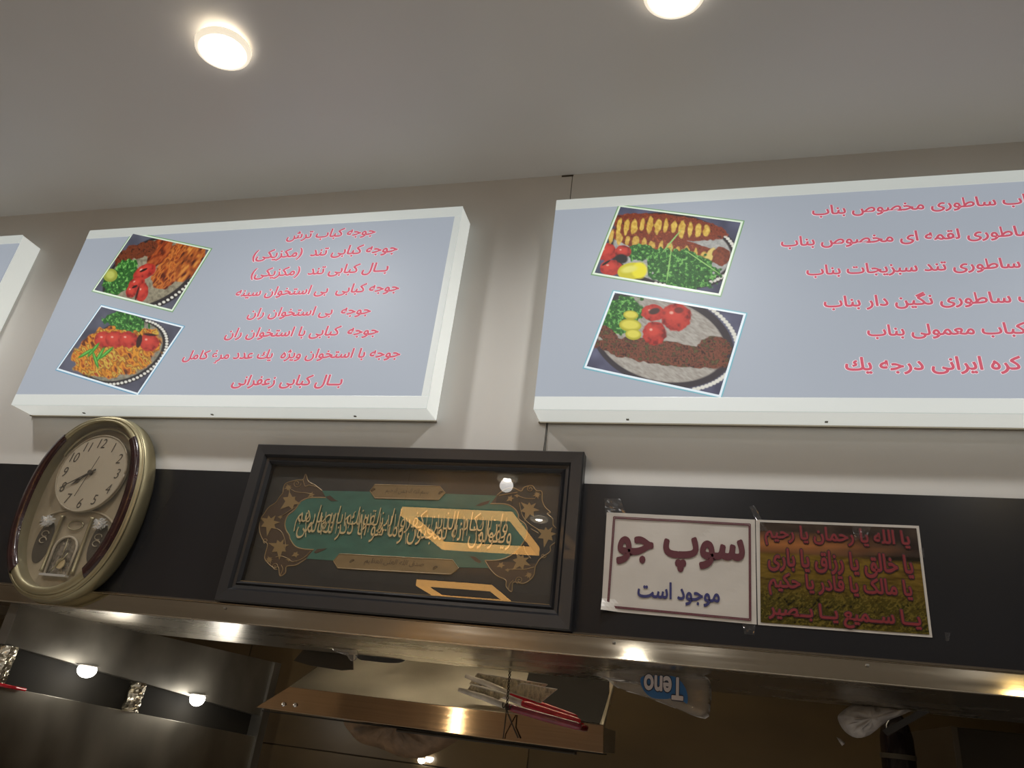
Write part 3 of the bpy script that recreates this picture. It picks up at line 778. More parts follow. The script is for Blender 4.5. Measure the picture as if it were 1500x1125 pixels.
cr_ = lambda q: at(q[0] / 6.25 + 600, q[1] / 6.25 + 690, AY)
def on(p, dy): return Vector((p.x, AY - dy, p.z))
LIN = [(500, 720), (400, 715), (330, 690), (285, 630), (275, 590), (245, 540), (235, 480), (260, 410), (330, 350), (380, 280), (470, 245), (610, 245)]
RIN = [(740, 300), (880, 305), (960, 345), (995, 400), (1000, 440), (1060, 490), (1075, 560), (1050, 640), (990, 720), (900, 790), (800, 818), (690, 820)]
lin_s, rin_s = smoothline(LIN, 5), smoothline(RIN, 5)
field = [cl_((430, 803))] + [cl_(q) for q in lin_s] + [cl_((575, 180)), cl_((1500, 200))] + [cr_((800, 225))] + [cr_(q) for q in rin_s] + [cr_((730, 890))] + [cr_((0, 870))]
art = plate('teal_field', [on(p, .0006) for p in field], .0005, M['teal'], fr)
LOUT = [(575, 180), (510, 130), (450, 95), (425, 30), (400, 80), (340, 85), (250, 110), (222, 150), (215, 200), (185, 240), (150, 290), (85, 335), (40, 400), (5, 450), (5, 560), (40, 640), (75, 670), (60, 740), (50, 800), (90, 855), (140, 890), (175, 880), (190, 960), (240, 930), (250, 875), (340, 860), (430, 803)]
ROUT = [(800, 225), (870, 170), (950, 155), (1020, 185), (1050, 150), (1120, 135), (1160, 180), (1210, 190), (1215, 270), (1240, 330), (1290, 380), (1260, 390), (1310, 440), (1315, 495), (1350, 530), (1395, 590), (1340, 650), (1290, 690), (1285, 740), (1200, 800), (1165, 850), (1150, 880), (1140, 950), (1100, 1000), (1040, 1030), (950, 1020), (935, 1105), (885, 1060), (880, 1000), (800, 960), (740, 900), (690, 820)]
oL = plate('left_ornament', [on(cl_(q), .0004) for q in LOUT + LIN], .0003, M['brown'], fr)
oR = plate('right_ornament', [on(cr_(q), .0004) for q in ROUT[::-1] + RIN[::-1][::-1][::-1]], .0003, M['brown'], fr)
def leafshape(cx, cy, r, n, rot, f):
    out = []
    for k in range(2 * n):
        a = math.radians(rot) + math.pi * k / n; rr = r * (1 if k % 2 == 0 else .60) * (1.12 if k % 4 == 0 else .8) * (1 + .25 * math.cos(a - 2.2))
        out.append(f((cx + rr * math.cos(a), cy + rr * math.sin(a))))
    return out
def spiral(cx, cy, r, turns, rot, sgn=1): return [(cx + r * (1 - t / 30) * math.cos(rot + sgn * t / 30 * turns * 2 * math.pi), cy + r * (1 - t / 30) * math.sin(rot + sgn * t / 30 * turns * 2 * math.pi)) for t in range(29)]
def ornament(parent, f, outer, inner, leaves, small, lines, spirals):
    bm = bmesh.new()
    for pl, wd in [(smoothline(outer, 5), .0022), (smoothline(inner, 5), .0030)] + [(smoothline(l, 6), .0018) for l in lines] + [(s, .0016) for s in spirals]:
        ribbon(bm, [on(f(q), .0009) for q in pl], wd)
    frombm('gold_tracery', bm, M['goldink'], parent)
    for cx, cy, r, n, rot in leaves: plate('gold_leaf', [on(p, .0011) for p in leafshape(cx, cy, r, n, rot, f)], .0004, M['goldink'], parent)
    for cx, cy, r, n, rot in small: plate('gold_blossom', [on(p, .0011) for p in leafshape(cx, cy, r, n, rot, f)], .0004, M['goldink'], parent)
ornament(oL, cl_, LOUT, LIN,
    [(100, 470, 95, 7, 0), (290, 270, 92, 6, 20), (190, 690, 92, 7, -10)],
    [(480, 215, 32, 5, 0), (335, 762, 34, 5, 10), (270, 150, 36, 9, 0), (95, 810, 36, 9, 0), (195, 420, 22, 4, 0), (270, 810, 22, 4, 0)],
    [[(130, 520), (190, 545), (225, 600), (240, 680), (230, 740)], [(195, 420), (270, 370), (330, 330)], [(400, 80), (420, 140), (460, 130), (540, 150)], [(270, 150), (330, 190), (420, 200), (480, 215)], [(270, 810), (310, 830), (400, 800), (470, 735)], [(150, 790), (200, 780), (260, 800)], [(190, 960), (215, 900), (200, 860)]],
    [spiral(345, 115, 38, 1.6, 0), spiral(150, 870, 34, 1.7, 1), spiral(60, 640, 26, 1.2, 2)])
ornament(oR, cr_, ROUT, RIN,
    [(1260, 575, 95, 7, 0), (1100, 345, 92, 7, 10), (1025, 820, 90, 7, 30)],
    [(925, 250, 34, 5, 0), (840, 860, 34, 5, 10), (1170, 215, 34, 9, 0), (1095, 950, 34, 9, 0), (985, 225, 22, 4, 0), (900, 905, 22, 4, 0)],
    [[(1005, 290), (1030, 400), (1080, 470), (1180, 540)], [(985, 225), (1060, 250), (1150, 255)], [(820, 225), (900, 210), (990, 195)], [(900, 905), (960, 900), (1060, 900), (1140, 880)], [(1110, 530), (1180, 570)], [(1040, 680), (1060, 740), (1110, 800)], [(905, 1090), (915, 1040), (950, 1000)]],
    [spiral(1105, 165, 36, 1.8, 0, -1), spiral(1005, 1000, 36, 1.8, 2), spiral(1225, 775, 26, 1.2, 0)])
# serrated dark leaves at the four inner points
for f, pts in ((cl_, [(610, 235), (650, 225), (690, 260), (720, 275), (660, 275), (625, 255)]), (cl_, [(500, 745), (530, 715), (620, 708), (570, 735), (520, 755)]),
               (cr_, [(605, 318), (660, 290), (740, 268), (720, 300), (650, 322)]), (cr_, [(550, 780), (600, 785), (660, 830), (640, 845), (600, 825)])):
    plate('dark_leaf', [on(f(q), .0012) for q in pts], .0003, M['brown'], art)
def banner(name, pts, body, L, R, T, B):
    b = plate(name, [on(p, .0014) for p in pts], .0006, M['goldflat'], fr)
    bm = bmesh.new(); ribbon(bm, [on(p, .0018) for p in pts + pts[:1]], .0022); frombm('banner_edge', bm, M['goldink'], b)
    text('inscription', body, L, R, AY - .0016, M['brown'], b, T=T, B=B, offset=-.008, proud=.0003, shear=.25)
    for q in (0, 1):
        e = (L[0] - 18, L[1]) if q == 0 else (R[0] + 18, R[1])
        bm = bmesh.new(); c = on(at(*e, AY), .0018); ribbon(bm, [c + Vector((.0045 * math.cos(t / 3), 0, .0035 * math.sin(t / 2.4))) for t in range(20)], .0011); frombm('flourish', bm, M['brown'], b)
banner('top_banner', [cl_((1015, 185)), cl_((1060, 125)), cr_((280, 143)), cr_((328, 203)), cr_((270, 265)), cl_((1060, 250))], 'بسم الله الرحمن الرحیم', (565, 718), (628, 722), (595, 715), (595, 726))
banner('bottom_banner', [cl_((680, 825)), cl_((735, 760)), cr_((395, 815)), cr_((450, 890)), cr_((380, 948)), cl_((720, 890))], 'صدق الله العلی العظیم', (534, 822), (620, 832), (577, 819), (577, 831))
# raised gilt verse in two interlaced rows
verse1 = 'وان یکاد الذین کفروا لیزلقونك بابصارهم لما سمعوا الذکر'
verse2 = 'ویقولون انه لمجنون وما هو الا ذکر للعالمین'
text('gilt_verse', verse2[:41], (437, 772), (750, 783), AY, M['goldraised'], fr, T=(592, 757), B=(592, 798), offset=-.004, extrude=.0022, proud=.0032, res=3, shear=.05)
text('gilt_verse', verse1[:39], (434, 765), (744, 775), AY, M['goldraised'], fr, T=(592, 746), B=(592, 788), offset=-.010, extrude=.0022, proud=.0042, res=3, shear=.12)
bm = bmesh.new(); rr = random.Random(9)
for k in range(34):
    x = 440 + (748 - 440) * (k + rr.random() * .7) / 34; y0 = 750 + (x - 440) * .03 + rr.uniform(-2, 4); y1 = y0 + rr.uniform(14, 38)
    ribbon(bm, [at(x, y0, AY - .0045), at(x - 1.2, (y0 + y1) / 2, AY - .0047), at(x - rr.uniform(1, 5), y1, AY - .0045)], .0019, .0008)
frombm('tall_strokes', bm, M['goldraised'], fr)
tube('hanging_cord', [(-.345, WALL - .004, Z1), (-.344, WALL - .003, EYE + .651)], .0009, M['wire'], fr, 6)

# ------------------------------------------------------------------ posters taped to the black glass
def crinkled(name, corners, m, parent, nu=36, nv=26, amp=.0012, seed=1, curl=0):
    A = [np.array(p) for p in corners]; u, v = np.meshgrid(np.linspace(0, 1, nu), np.linspace(0, 1, nv))
    d = (np.abs(vn(u * 3.3 + v * 2, v * 2.7 - u, seed) - .5) * 2 + .5 * np.abs(vn(u * 7, v * 6 + u * 3, seed + 3) - .5)) * amp
    U, Vv = u[..., None], v[..., None]
    P = A[0] * (1 - U) * (1 - Vv) + A[1] * U * (1 - Vv) + A[2] * U * Vv + A[3] * (1 - U) * Vv
    P[..., 1] -= d + curl * np.clip(.12 - u, 0, 1) * np.clip(v - .88, 0, 1) * 40
    idx = np.arange(nu * nv).reshape(nv, nu)
    q = np.stack([idx[:-1, :-1], idx[1:, :-1], idx[1:, 1:], idx[:-1, 1:]], -1).reshape(-1, 4)
    return pyd(name, P.reshape(-1, 3).tolist(), [tuple(int(i) for i in f) for f in q], m, parent, False)
c8 = lambda q, Y: at(q[0] / 2.778 + 860, q[1] / 2.778 + 700, Y)
PY = WALL - .0042
p1 = root('soup_notice', 'white laminated notice with maroon and blue writing taped left of the red-lettered poster', 'poster', c8((380, 590), PY))
P1 = [c8((80, 140), PY), c8((683, 170), PY), c8((690, 597), PY), c8((58, 540), PY)]
crinkled('sheet', P1, M['laminate'], p1, curl=.02)
q4 = [(108, 158), (664, 188), (666, 580), (82, 525)]
bm = bmesh.new()
for off in (0, 5):
    cx_, cy_ = 378, 364
    sc_ = 1 - off / 260
    r4 = [((x - cx_) * (1 - off / 290) + cx_, (y - cy_) * (1 - off / 190) + cy_) for x, y in q4]
    for k in range(4):
        a, b = r4[k], r4[(k + 1) % 4]
        ribbon(bm, [c8((a[0] + (b[0] - a[0]) * t / 12, a[1] + (b[1] - a[1]) * t / 12), PY - .0024) for t in range(13)], .0021, .0001)
frombm('printed_border', bm, M['maroon'], p1)
k8 = lambda x, y: (x / 2.778 + 860, y / 2.778 + 700)
text('large_writing', 'سوپ جو', k8(120, 300), k8(642, 310), PY, M['maroon'], p1, T=k8(380, 238), B=k8(380, 385), offset=.040, proud=.0022)
text('small_writing', 'موجود است', k8(205, 465), k8(540, 480), PY, M['blueink'], p1, T=k8(370, 428), B=k8(370, 518), offset=.026, proud=.0022)
p2 = root('field_poster', 'wheat field poster with four lines of dark-edged red writing', 'poster', c8((1040, 610), PY))
P2 = [c8((686, 170), PY), c8((1350, 195), PY), c8((1405, 650), PY), c8((695, 598), PY)]
sh = crinkled('sheet', P2, M['laminate'], p2, amp=.0003, seed=4)
def paintfield(p):
    v = p.v; u = p.u
    sky = p.mix([(44, 36, 34), (80, 66, 56), (58, 46, 42)], 60, 1, 2.5, 5)
    p.c = sky
    p.fill(np.clip(1 - np.abs(v - .22) / .14, 0, 1) * np.clip(1.3 - u * 1.6 + .3 * vn(p.x / 50, p.y / 20), 0, 1), (186, 120, 70))
    p.fill(np.clip((v - .30) / .03, 0, 1), p.mix([(92, 70, 26), (140, 112, 44), (112, 88, 32)], 14, 3, 5, 4))
    dark = np.clip((v - .5) / .25, 0, 1)
    p.fill(dark, p.mix([(38, 34, 14), (96, 82, 30), (62, 58, 22), (130, 112, 46), (50, 52, 20)], 9, 6, 2.0, -35))
    p.fill(np.clip((v - .28) / .02, 0, 1) * np.clip((.36 - v) / .04, 0, 1) * np.clip((u - .55) * 4, 0, 1), (40, 34, 22))
    p.c *= .62
q = [(703, 180), (1340, 205), (1393, 638), (706, 588)]
pf = Paint(*q, 220, 160); paintfield(pf)
pf.build('field_picture', [c8(z, PY - .0012) for z in q], print_mat('field print', 0, .18), p2)
M['outlineink'] = mat('dark outline ink', (.035, .010, .010), .4); M['redink'] = mat('red ink', (.17, .010, .014), .45)
for body, L, R, T, B in (('یا الله یا رحمان یا رحیم', (722, 245), (1312, 258), 203, 290), ('یا خالق یا رزاق یا باری', (735, 350), (1325, 366), 300, 402), ('یا مالک یا قادر یا حکیم', (738, 450), (1322, 470), 400, 497), ('یــا ســمیع یــا بــصیر', (738, 560), (1357, 582), 520, 612)):
    mx = (L[0] + R[0]) / 2
    a = text('red_writing', body, k8(*L), k8(*R), PY, M['redink'], p2, T=k8(mx, T), B=k8(mx, B), offset=.030, proud=.0028)
    text('writing_outline', body, k8(*L), k8(*R), PY, M['outlineink'], a, T=k8(mx, T), B=k8(mx, B), offset=.030, grow=.05, proud=.0019)
def tape(name, pts, label):
    w_ = [c8(p, PY - .0026) for p in pts]
    o = crinkled(name, w_, M['tape'], None, 8, 8, .0018, 7)
    return tag(o, label, 'tape', 'pieces of clear tape')
tape('clear_tape', [(70, 85), (135, 85), (160, 155), (75, 150)], 'clear shiny tape at the top left corner of the soup notice')
tape('clear_tape', [(660, 118), (680, 112), (735, 215), (705, 215)], 'clear tape strip above the seam between the two posters')
tape('clear_tape', [(1350, 285), (1368, 285), (1372, 325), (1354, 325)], 'small clear tape on the right edge of the field poster')
tape('clear_tape', [(632, 590), (685, 594), (680, 640), (640, 636)], 'clear tape under the bottom corner between the posters')
tape('clear_tape', [(1455, 628), (1478, 630), (1472, 665), (1458, 664)], 'tape remnant alone on the black glass at the right')
tape('clear_tape', [(1075, 190), (1160, 190), (1140, 240), (1090, 255)], 'crinkled clear tape glinting across the top of the field poster')

# ------------------------------------------------------------------ steel canopy: fascia and soffit
can = root('steel_canopy', 'long steel canopy with slanted fascia running under the clock and frame', 'canopy', (0, WALL, EYE + .156))
ft = math.tan(math.radians(FT)); zc, zt = EYE + .156, ledge_top - .002
yb = 1.468; yt = yb + (zt - zc) * ft
fas = hexa('fascia', [(-4.15, yb, zc), (4.15, yb, zc), (4.15, yt, zt), (-4.15, yt, zt), (-4.15, yb + .02, zc), (4.15, yb + .02, zc), (4.15, WALL + .02, zt), (-4.15, WALL + .02, zt)], M['steel'], can, .0008)
box('soffit', (-4.15, yb + .001, zc - .0015), (4.15, 1.96, zc + .004), M['soffit'], can)
box('top_lip', (-4.15, yt - .001, zt), (4.15, WALL - .0035, zt + .003), M['steel'], can, .0006)
box('seal', (-4.15, WALL - .006, zt + .003), (4.15, WALL - .0032, zt + .0085), M['grout'], can)
for px in (87, 322, 898, 1273):
    p = at(px, 872 + px * .083, 1.46)
    t = box('rivet', (p.x - .003, yb + .0022, zt - .010), (p.x + .003, yb + .0062, zt - .006), M['steeldark'], can, .001)

# ------------------------------------------------------------------ extraction box in the kitchen opening
hb = root('extractor_box', 'steel extractor box with a slanted front lip beneath the canopy', 'extractor', (-.72, 2.1, EYE - .004))
def V3(x, y, z): return Vector((x, y, EYE + z))
A = [V3(-1.205, 2.0, -.004), V3(-.236, 2.0, -.008), V3(-.239, 2.0, .0545), V3(-1.116, 2.0, .058)]
hexa('front_lip', A + [p + Vector((0, .012, 0)) for p in A], M['lipsteel'], hb, .0008)
B = [V3(-1.116, 2.0005, .0585), V3(-.239, 2.0005, .055), V3(-.250, 2.40, .24), V3(-1.13, 2.40, .24)]
hexa('slanted_panel', B + [p + Vector((0, .02, -.01)) for p in B], noisy(mat('bright stained steel', (.62, .58, .48), .34, 1), (5, 4, 7), .16, .05, .06), hb, .0005)
box('return_flange', (-.245, 2.013, EYE - .006), (-.240, 2.30, EYE + .05), M['steeldull'], hb)
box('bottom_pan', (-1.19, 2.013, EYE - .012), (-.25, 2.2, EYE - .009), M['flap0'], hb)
box('bottom_rail', (-.82, 2.10, EYE - .020), (-.32, 2.13, EYE - .0125), M['darkpanel'], hb, .002)
for x, y, z in ((-1.12, 2.0, .012), (-1.085, 2.0, .014)):
    bm = bmesh.new(); bmesh.ops.create_icosphere(bm, subdivisions=2, radius=.006)
    for v in bm.verts: v.co = Vector((v.co.x + x, v.co.y * .4 + y - .004, v.co.z + EYE + z))
    frombm('bolt', bm, M['chrome'], hb, True)

# hood side at the left
XS = -1.6
hs = root('hood_side', 'dark greasy steel hood side at the lower left with lamps and foil posts', 'hood', (XS, 2.1, EYE - .3))
L1 = lambda y: .064 - .08 * (y - 1.488)
L2 = lambda y: -.026 - .065 * (y - 1.533)
def sideplate(name, y0, y1, top, bot, m, x=XS, th=.03):
    f = [Vector((x, y0, EYE + bot(y0))), Vector((x, y1, EYE + bot(y1))), Vector((x, y1, EYE + top(y1))), Vector((x, y0, EYE + top(y0)))]
    return hexa(name, f + [p + Vector((-th, 0, 0)) for p in f], m, hs, .001)
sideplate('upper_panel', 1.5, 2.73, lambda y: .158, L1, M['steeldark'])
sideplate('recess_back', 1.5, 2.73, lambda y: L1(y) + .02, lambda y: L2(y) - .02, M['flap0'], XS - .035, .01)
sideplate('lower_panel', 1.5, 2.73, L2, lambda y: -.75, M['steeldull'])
sideplate('end_panel', 2.70, 2.75, lambda y: .158, lambda y: -.75, M['steeldark'], XS + .01, .05)
def foilpost(px, py, wd):
    d = at(px, py, 1.0); y = XS / (d.x); zt_, zb_ = L1(y), L2(y)
    bm = bmesh.new(); rr = random.Random(int(px)); n, k_ = 14, 12; prev = None
    for i in range(n):
        z = EYE + zb_ + (zt_ - zb_) * i / (n - 1)
        ring = [bm.verts.new((XS - .012 + (wd * .45 + rr.uniform(-.003, .003)) * math.cos(2 * math.pi * k / k_), y + (wd / 2 + rr.uniform(-.004, .004)) * math.sin(2 * math.pi * k / k_), z)) for k in range(k_)]
        if prev:
            for k in range(k_): bm.faces.new((prev[k], prev[(k + 1) % k_], ring[(k + 1) % k_], ring[k]))
        prev = ring
    frombm('foil_post', bm, M['foil'], hs)
foilpost(8, 975, .045); foilpost(201, 1022, .05)
def hoodglint(px, py, r_):  # glowing half disc standing for a lamp reflected in the hood steel
    d = at(px, py, 1.0); y = XS / d.x; z = EYE + (d.z - EYE) * y
    bm = bmesh.new(); n = 24
    v = [bm.verts.new((XS + .006, y + r_ * math.cos(2 * math.pi * k / n), z + r_ * .55 * min(.45, math.sin(2 * math.pi * k / n)))) for k in range(n)]
    v2 = [bm.verts.new((XS + .012, y + r_ * .8 * math.cos(2 * math.pi * k / n), z + r_ * .42 * min(.45, math.sin(2 * math.pi * k / n)))) for k in range(n)]
    for k in range(n): bm.faces.new((v[k], v[(k + 1) % n], v2[(k + 1) % n], v2[k]))
    bm.faces.new(v2); bm.faces.new(v[::-1])
    frombm('hood_lamp', bm, M['lamphot'], hs)
    lamp('hood_lamp_glow', 'POINT', (XS + .06, y, z - .01), (.75), (1, .93, .80), .03)  # point light added at the disc to brighten the tied fans
    box('lamp_hood', (XS - .002, y - r_, z + r_ * .27), (XS + .014, y + r_, z + r_ * .33), M['steeldark'], hs, .001)
hoodglint(125, 981, .036); hoodglint(287, 1023, .042)
d = at(0, 1002, 1.0)
tube('red_cable', [(XS + .006, 1.49, EYE - .021), (XS + .006, 1.56, EYE - .026), (XS + .007, 1.60, EYE - .0285)], .004, M['redfilm'], hs, 8)

# ------------------------------------------------------------------ bundle of kebab fans hung on a wire
BY = 1.985
def fan(px0, px1, px2, label, mat_handle, Yf, sq=None, r=.0075, mid=True):
    f = root('kebab_fan', label, 'fan', at(*px1, Yf), 'fans tied in the bundle')
    a, b, c = at(*px0, Yf + .01), at(*px1, Yf), at(*px2, Yf - .02)
    tube('stick', [a, a.lerp(b, .5) + Vector((0, 0, .002)), b], r * .85, M['stick'], f, 10, taper=[.7, 1, 1])
    tube('handle', [b + (a - b) * .02, b.lerp(c, .1), b.lerp(c, .5) + Vector((0, 0, -.001)), b.lerp(c, .95), c], r, mat_handle, f, 12, taper=[.8, 1, 1.1, 1, .7])
    if sq:
        # woven blade: strips over and under
        P = [at(*q, Yf + .014) for q in sq]
        n = 9
        bm = bmesh.new()
        for k in range(n):
            t0, t1 = k / n + .006, (k + 1) / n - .006
            pr = None
            for i in range(13):
                s = i / 12
                e0 = P[0].lerp(P[1], s); e1 = P[3].lerp(P[2], s)
                dy = .0014 * (1 if (i + k) % 2 else -1)
                cur = [bm.verts.new(e0.lerp(e1, t0) + Vector((0, dy, 0))), bm.verts.new(e0.lerp(e1, t1) + Vector((0, dy, 0)))]
                if pr: bm.faces.new((pr[0], pr[1], cur[1], cur[0]))
                pr = cur
        for k in range(12):
            t0, t1 = k / 12 + .01, (k + 1) / 12 - .01; pr = None
            for i in range(10):
                s = i / 9
                e0 = P[0].lerp(P[3], s); e1 = P[1].lerp(P[2], s)
                dy = .0014 * (-1 if (i + k) % 2 else 1)
                cur = [bm.verts.new(e0.lerp(e1, t0) + Vector((0, dy, 0))), bm.verts.new(e0.lerp(e1, t1) + Vector((0, dy, 0)))]
                if pr: bm.faces.new((pr[0], pr[1], cur[1], cur[0]))
                pr = cur
        o = frombm('woven_blade', bm, M['weave'], f)
        bm = bmesh.new(); tube('', [p for p in P] + [P[0]], .0018, None, None, 6, bm); frombm('blade_hem', bm, M['stick'], f)
fan((682, 990), (748, 1017), (845, 1052), 'kebab fan with pale blade and red handle, uppermost of the tied bundle', M['redfilm'], BY + .042, [(700, 986), (802, 1003), (770, 1024), (688, 1001)], r=.0088)
fan((697, 1006), (765, 1030), (850, 1058), 'kebab fan with bright red handle in the middle of the tied bundle', M['redfilm'], BY + .003, [(765, 1001), (816, 1010), (792, 1029), (744, 1013)], r=.0088)
fan((672, 1010), (743, 1035), (851, 1065), 'kebab fan with dark maroon handle at the bottom of the tied bundle', M['redfilm2'], BY - .028, [(690, 1003), (742, 1017), (726, 1028), (682, 1016)], r=.0092)
wr = root('twisted_wire', 'dark twisted wire hanging from the canopy and tying the fans', 'wire', at(743, 1040, BY - .03))
def helix(a, b, r_, turns, ph=0, n=70):
    a, b = Vector(a), Vector(b); t = (b - a).normalized(); u = t.cross(Vector((0, 1, 0))).normalized(); v = t.cross(u)
    return [a.lerp(b, i / n) + u * r_ * math.cos(ph + i / n * turns * 2 * math.pi) + v * r_ * math.sin(ph + i / n * turns * 2 * math.pi) for i in range(n + 1)]
ta, tb = at(748, 973, 1.955), at(742, 1040, BY - .045)
for ph in (0, math.pi): tube('strand', helix(ta, tb, .0022, 6, ph), .0013, M['wire'], wr, 5)
tube('knot', helix(at(736, 1033, BY - .045), at(748, 1037, BY - .045), .005, 3), .0017, M['wire'], wr, 5)
tube('loose_end', [tb, at(738, 1075, BY + .005), at(737, 1082, BY + .005)], .0016, M['wire'], wr, 5)
tube('loose_end', [tb, at(752, 1065, BY + .0), at(759, 1081, BY + .0)], .0020, M['wire'], wr, 5)

# ------------------------------------------------------------------ plastic bags
def bagmesh(name, outline, Y, depth, m, label, cat='bag', seed=1, parent=None, top_attach=None):
    """closed, puffed bag: outline in the photograph, belly towards both sides"""
    P = [at(*q, Y) for q in outline]; c = sum(P, Vector()) / len(P); rr = random.Random(seed)
    bm = bmesh.new(); rim = [bm.verts.new(p) for p in P]; n = len(rim)
    for sg in (-1, 1):
        prev = rim
        for lv, s in enumerate((.82, .6, .35)):
            d = depth * (1 - s ** 2)
            cur = [bm.verts.new(c + (p - c) * s + Vector((rr.uniform(-.003, .003), sg * (d + rr.uniform(-.18, .18) * depth), rr.uniform(-.003, .003)))) for p in P]
            for k in range(n): bm.faces.new((prev[k], prev[(k + 1) % n], cur[(k + 1) % n], cur[k]))
            prev = cur
        t = bm.verts.new(c + Vector((0, sg * depth, 0)))
        for k in range(n): bm.faces.new((prev[k], prev[(k + 1) % n], t))
    o = frombm(name, bm, m, parent, True)
    if label: tag(o, label, cat)
    return o
GY = 1.60
tb_ = root('printed_plastic_bag', 'clear plastic bag with upside-down blue and white lettering under the canopy', 'bag', at(960, 1010, GY))
ol = smoothline([(868, 988), (885, 992), (905, 1008), (945, 1021), (990, 1038), (1033, 1053), (1041, 1035), (1042, 1008), (1036, 992), (1010, 985), (950, 978), (900, 980)], 3, True)
bagmesh('bag_film', ol, GY, .012, M['bag'], None, parent=tb_, seed=3)
e = [(938, 995), (945, 990), (965, 990), (990, 992), (1005, 1010), (1007, 1030), (1000, 1027), (990, 1022), (975, 1024), (955, 1022), (942, 1010)]
plate('blue_print', [at(*q, GY - .0165) for q in smoothline(e, 4, True)], .0006, M['blueprint'], tb_)
text('bag_lettering', 'Teno', (943, 1004), (1001, 1014), GY - .0172, M['whiteprint'], tb_, T=(975, 990), B=(975, 1024), offset=.03, rtl=False, flip=True, proud=.0012)
text('lettering_outline', 'Teno', (943, 1004), (1001, 1014), GY - .0172, M['darkprint'], tb_, T=(975, 990), B=(975, 1024), offset=.03, rtl=False, flip=True, proud=.0004, grow=.035)
bagmesh('crumpled_plastic_bag', smoothline([(1255, 1030), (1290, 1032), (1335, 1037), (1325, 1046), (1300, 1056), (1275, 1076), (1255, 1081), (1238, 1072), (1228, 1056), (1230, 1045)], 3, True), 1.92, .03, M['bagwhite'], 'crumpled whitish plastic bag tucked under the canopy at the right', seed=8)
bagmesh('small_plastic_scrap', [(1226, 1080), (1232, 1083), (1237, 1090), (1233, 1092), (1229, 1086)], 1.92, .004, M['bagwhite'], 'tiny white plastic scrap hanging below the crumpled bag', 'scrap', seed=2)
bagmesh('brown_paper_bag', smoothline([(503, 1050), (525, 985), (600, 990), (675, 1000), (692, 1066), (665, 1088), (640, 1102), (612, 1111), (585, 1108), (555, 1096), (528, 1088), (512, 1072)], 3, True), 2.24, .05, M['bagbrown'], 'slack brown bag hanging behind the extractor lip', seed=5)
bagmesh('plastic_shred', smoothline([(486, 950), (505, 952), (524, 953), (522, 966), (514, 968), (509, 958), (494, 957)], 2, True), 1.62, .004, M['bag'], 'small clear plastic shred caught under the canopy edge above the steel box', 'scrap', seed=6)
M['flap'] = mat('dark rubber flap', (.03, .028, .027), .5)  # matte dark tone of the shade plate, shared with the strap
fl = plate('dark_flap', [at(*q, 1.955) for q in smoothline([(525, 952), (600, 957), (595, 964), (588, 970), (570, 971), (540, 968), (525, 965)], 3, True)], .004, M['flap']); tag(fl, 'dark flap with a rounded corner beneath the canopy above the steel box', 'flap')  # dark plate put in for the shade under the canopy
fl = plate('sheet_flap', [at(*q, 1.99) for q in [(450, 945), (517, 950), (517, 981), (500, 982), (455, 975), (430, 968)]], .004, M['darkpanel']); tag(fl, 'brownish dark flap left of the rounded flap beneath the canopy', 'flap')  # second dark plate in place of the shade under the canopy
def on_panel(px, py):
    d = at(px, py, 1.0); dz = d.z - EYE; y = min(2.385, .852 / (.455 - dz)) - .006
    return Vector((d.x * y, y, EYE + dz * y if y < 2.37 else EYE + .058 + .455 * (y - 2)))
gp = [on_panel(*q) for q in [(778, 972), (893, 984), (892, 1014), (878, 1060), (846, 1055), (800, 1048), (768, 1010)]]  # dark sheet laid on the slanted panel to colour in its shade
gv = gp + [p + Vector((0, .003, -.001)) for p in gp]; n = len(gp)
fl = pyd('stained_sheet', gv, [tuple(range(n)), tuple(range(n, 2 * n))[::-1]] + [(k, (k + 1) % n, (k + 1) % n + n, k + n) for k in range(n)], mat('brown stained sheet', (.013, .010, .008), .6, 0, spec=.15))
tag(fl, 'dark brown metal sheet behind the red fan handles', 'sheet')

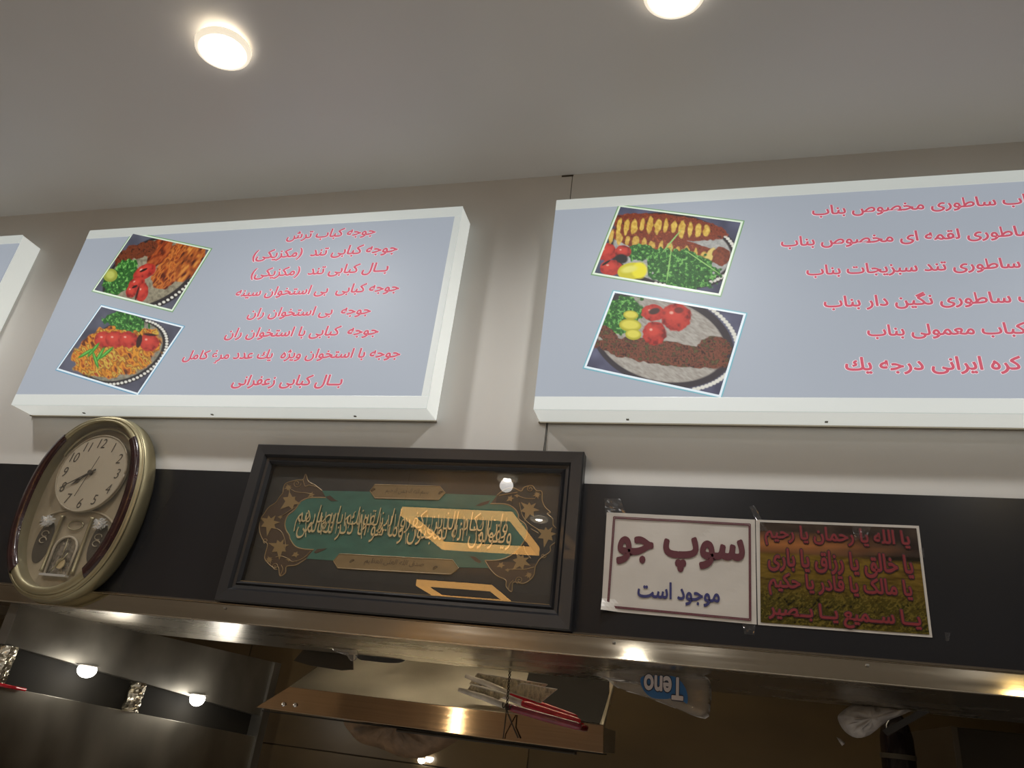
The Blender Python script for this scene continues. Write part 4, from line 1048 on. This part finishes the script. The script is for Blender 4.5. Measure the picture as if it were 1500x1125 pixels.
# right-hand side of the opening
cb = root('dark_cabinet', 'dark brown cabinet side in the lower right corner behind the canopy', 'cabinet', at(1440, 1125, 2.3))
a, b = at(1396, 1040, 2.2), at(1500, 1060, 2.2)
box('side_panel', (a.x, 2.2, EYE - .7), (a.x + .9, 2.6, EYE + .15), M['darkpanel'], cb, .003)
box('corner_profile', (a.x - .012, 2.19, EYE - .7), (a.x + .002, 2.6, EYE + .15), mat('brown edge profile', (.045, .032, .018), .45), cb, .002)
bt = root('dark_bottle', 'dark bottle with a narrow band hanging below the crumpled bag', 'bottle', at(1315, 1125, 2.3))
p = at(1315, 1100, 2.3); bm = bmesh.new(); prev = None
for r_, z in ((.008, .09), (.020, .085), (.034, .06), (.040, .03), (.042, -.1), (.042, -.16), (.036, -.17)):
    ring = [bm.verts.new((p.x + r_ * math.cos(2 * math.pi * k / 24), 2.3 + r_ * math.sin(2 * math.pi * k / 24), p.z + z)) for k in range(24)]
    if prev:
        for k in range(24): bm.faces.new((prev[k], prev[(k + 1) % 24], ring[(k + 1) % 24], ring[k]))
    else: bm.faces.new(ring)
    prev = ring
bm.faces.new(prev[::-1]); frombm('glass_body', bm, M['bottle'], bt, True)
bm = bmesh.new(); prev = None
for z in (-.008, -.02):
    ring = [bm.verts.new((p.x + .0428 * math.cos(2 * math.pi * k / 24), 2.3 + .0428 * math.sin(2 * math.pi * k / 24), p.z + z)) for k in range(24)]
    if prev:
        for k in range(24): bm.faces.new((prev[k], prev[(k + 1) % 24], ring[(k + 1) % 24], ring[k]))
    prev = ring
frombm('band', bm, mat('worn bottle band', (.05, .04, .025), .5), bt, True)
st = root('strap', 'dark folded strap running from the crumpled bag up to the canopy', 'strap', at(1340, 1050, 1.93))
hexa('webbing', [at(1292, 1070, 1.9), at(1300, 1078, 1.9), at(1368, 1040, 1.9), at(1352, 1037, 1.9)] + [at(1292, 1070, 1.906), at(1300, 1078, 1.906), at(1368, 1040, 1.906), at(1352, 1037, 1.906)], M['flap'], st)
tw = root('twin_indicator_lamp', 'pair of tiny glowing lamps low on the kitchen wall below the brown bag', 'lamp', at(622, 1112, KB - .01))  # glowing discs built in place of lamp reflections on the tiles
for px, py in ((617, 1113), (628.5, 1111)):
    c = at(px, py, KB - .02); n = 14
    plate('bulb', [c + Vector((.013 * math.cos(2 * math.pi * k / n), 0, .013 * min(.35, math.sin(2 * math.pi * k / n)))) for k in range(n)], .012, M['lamphot'], tw)
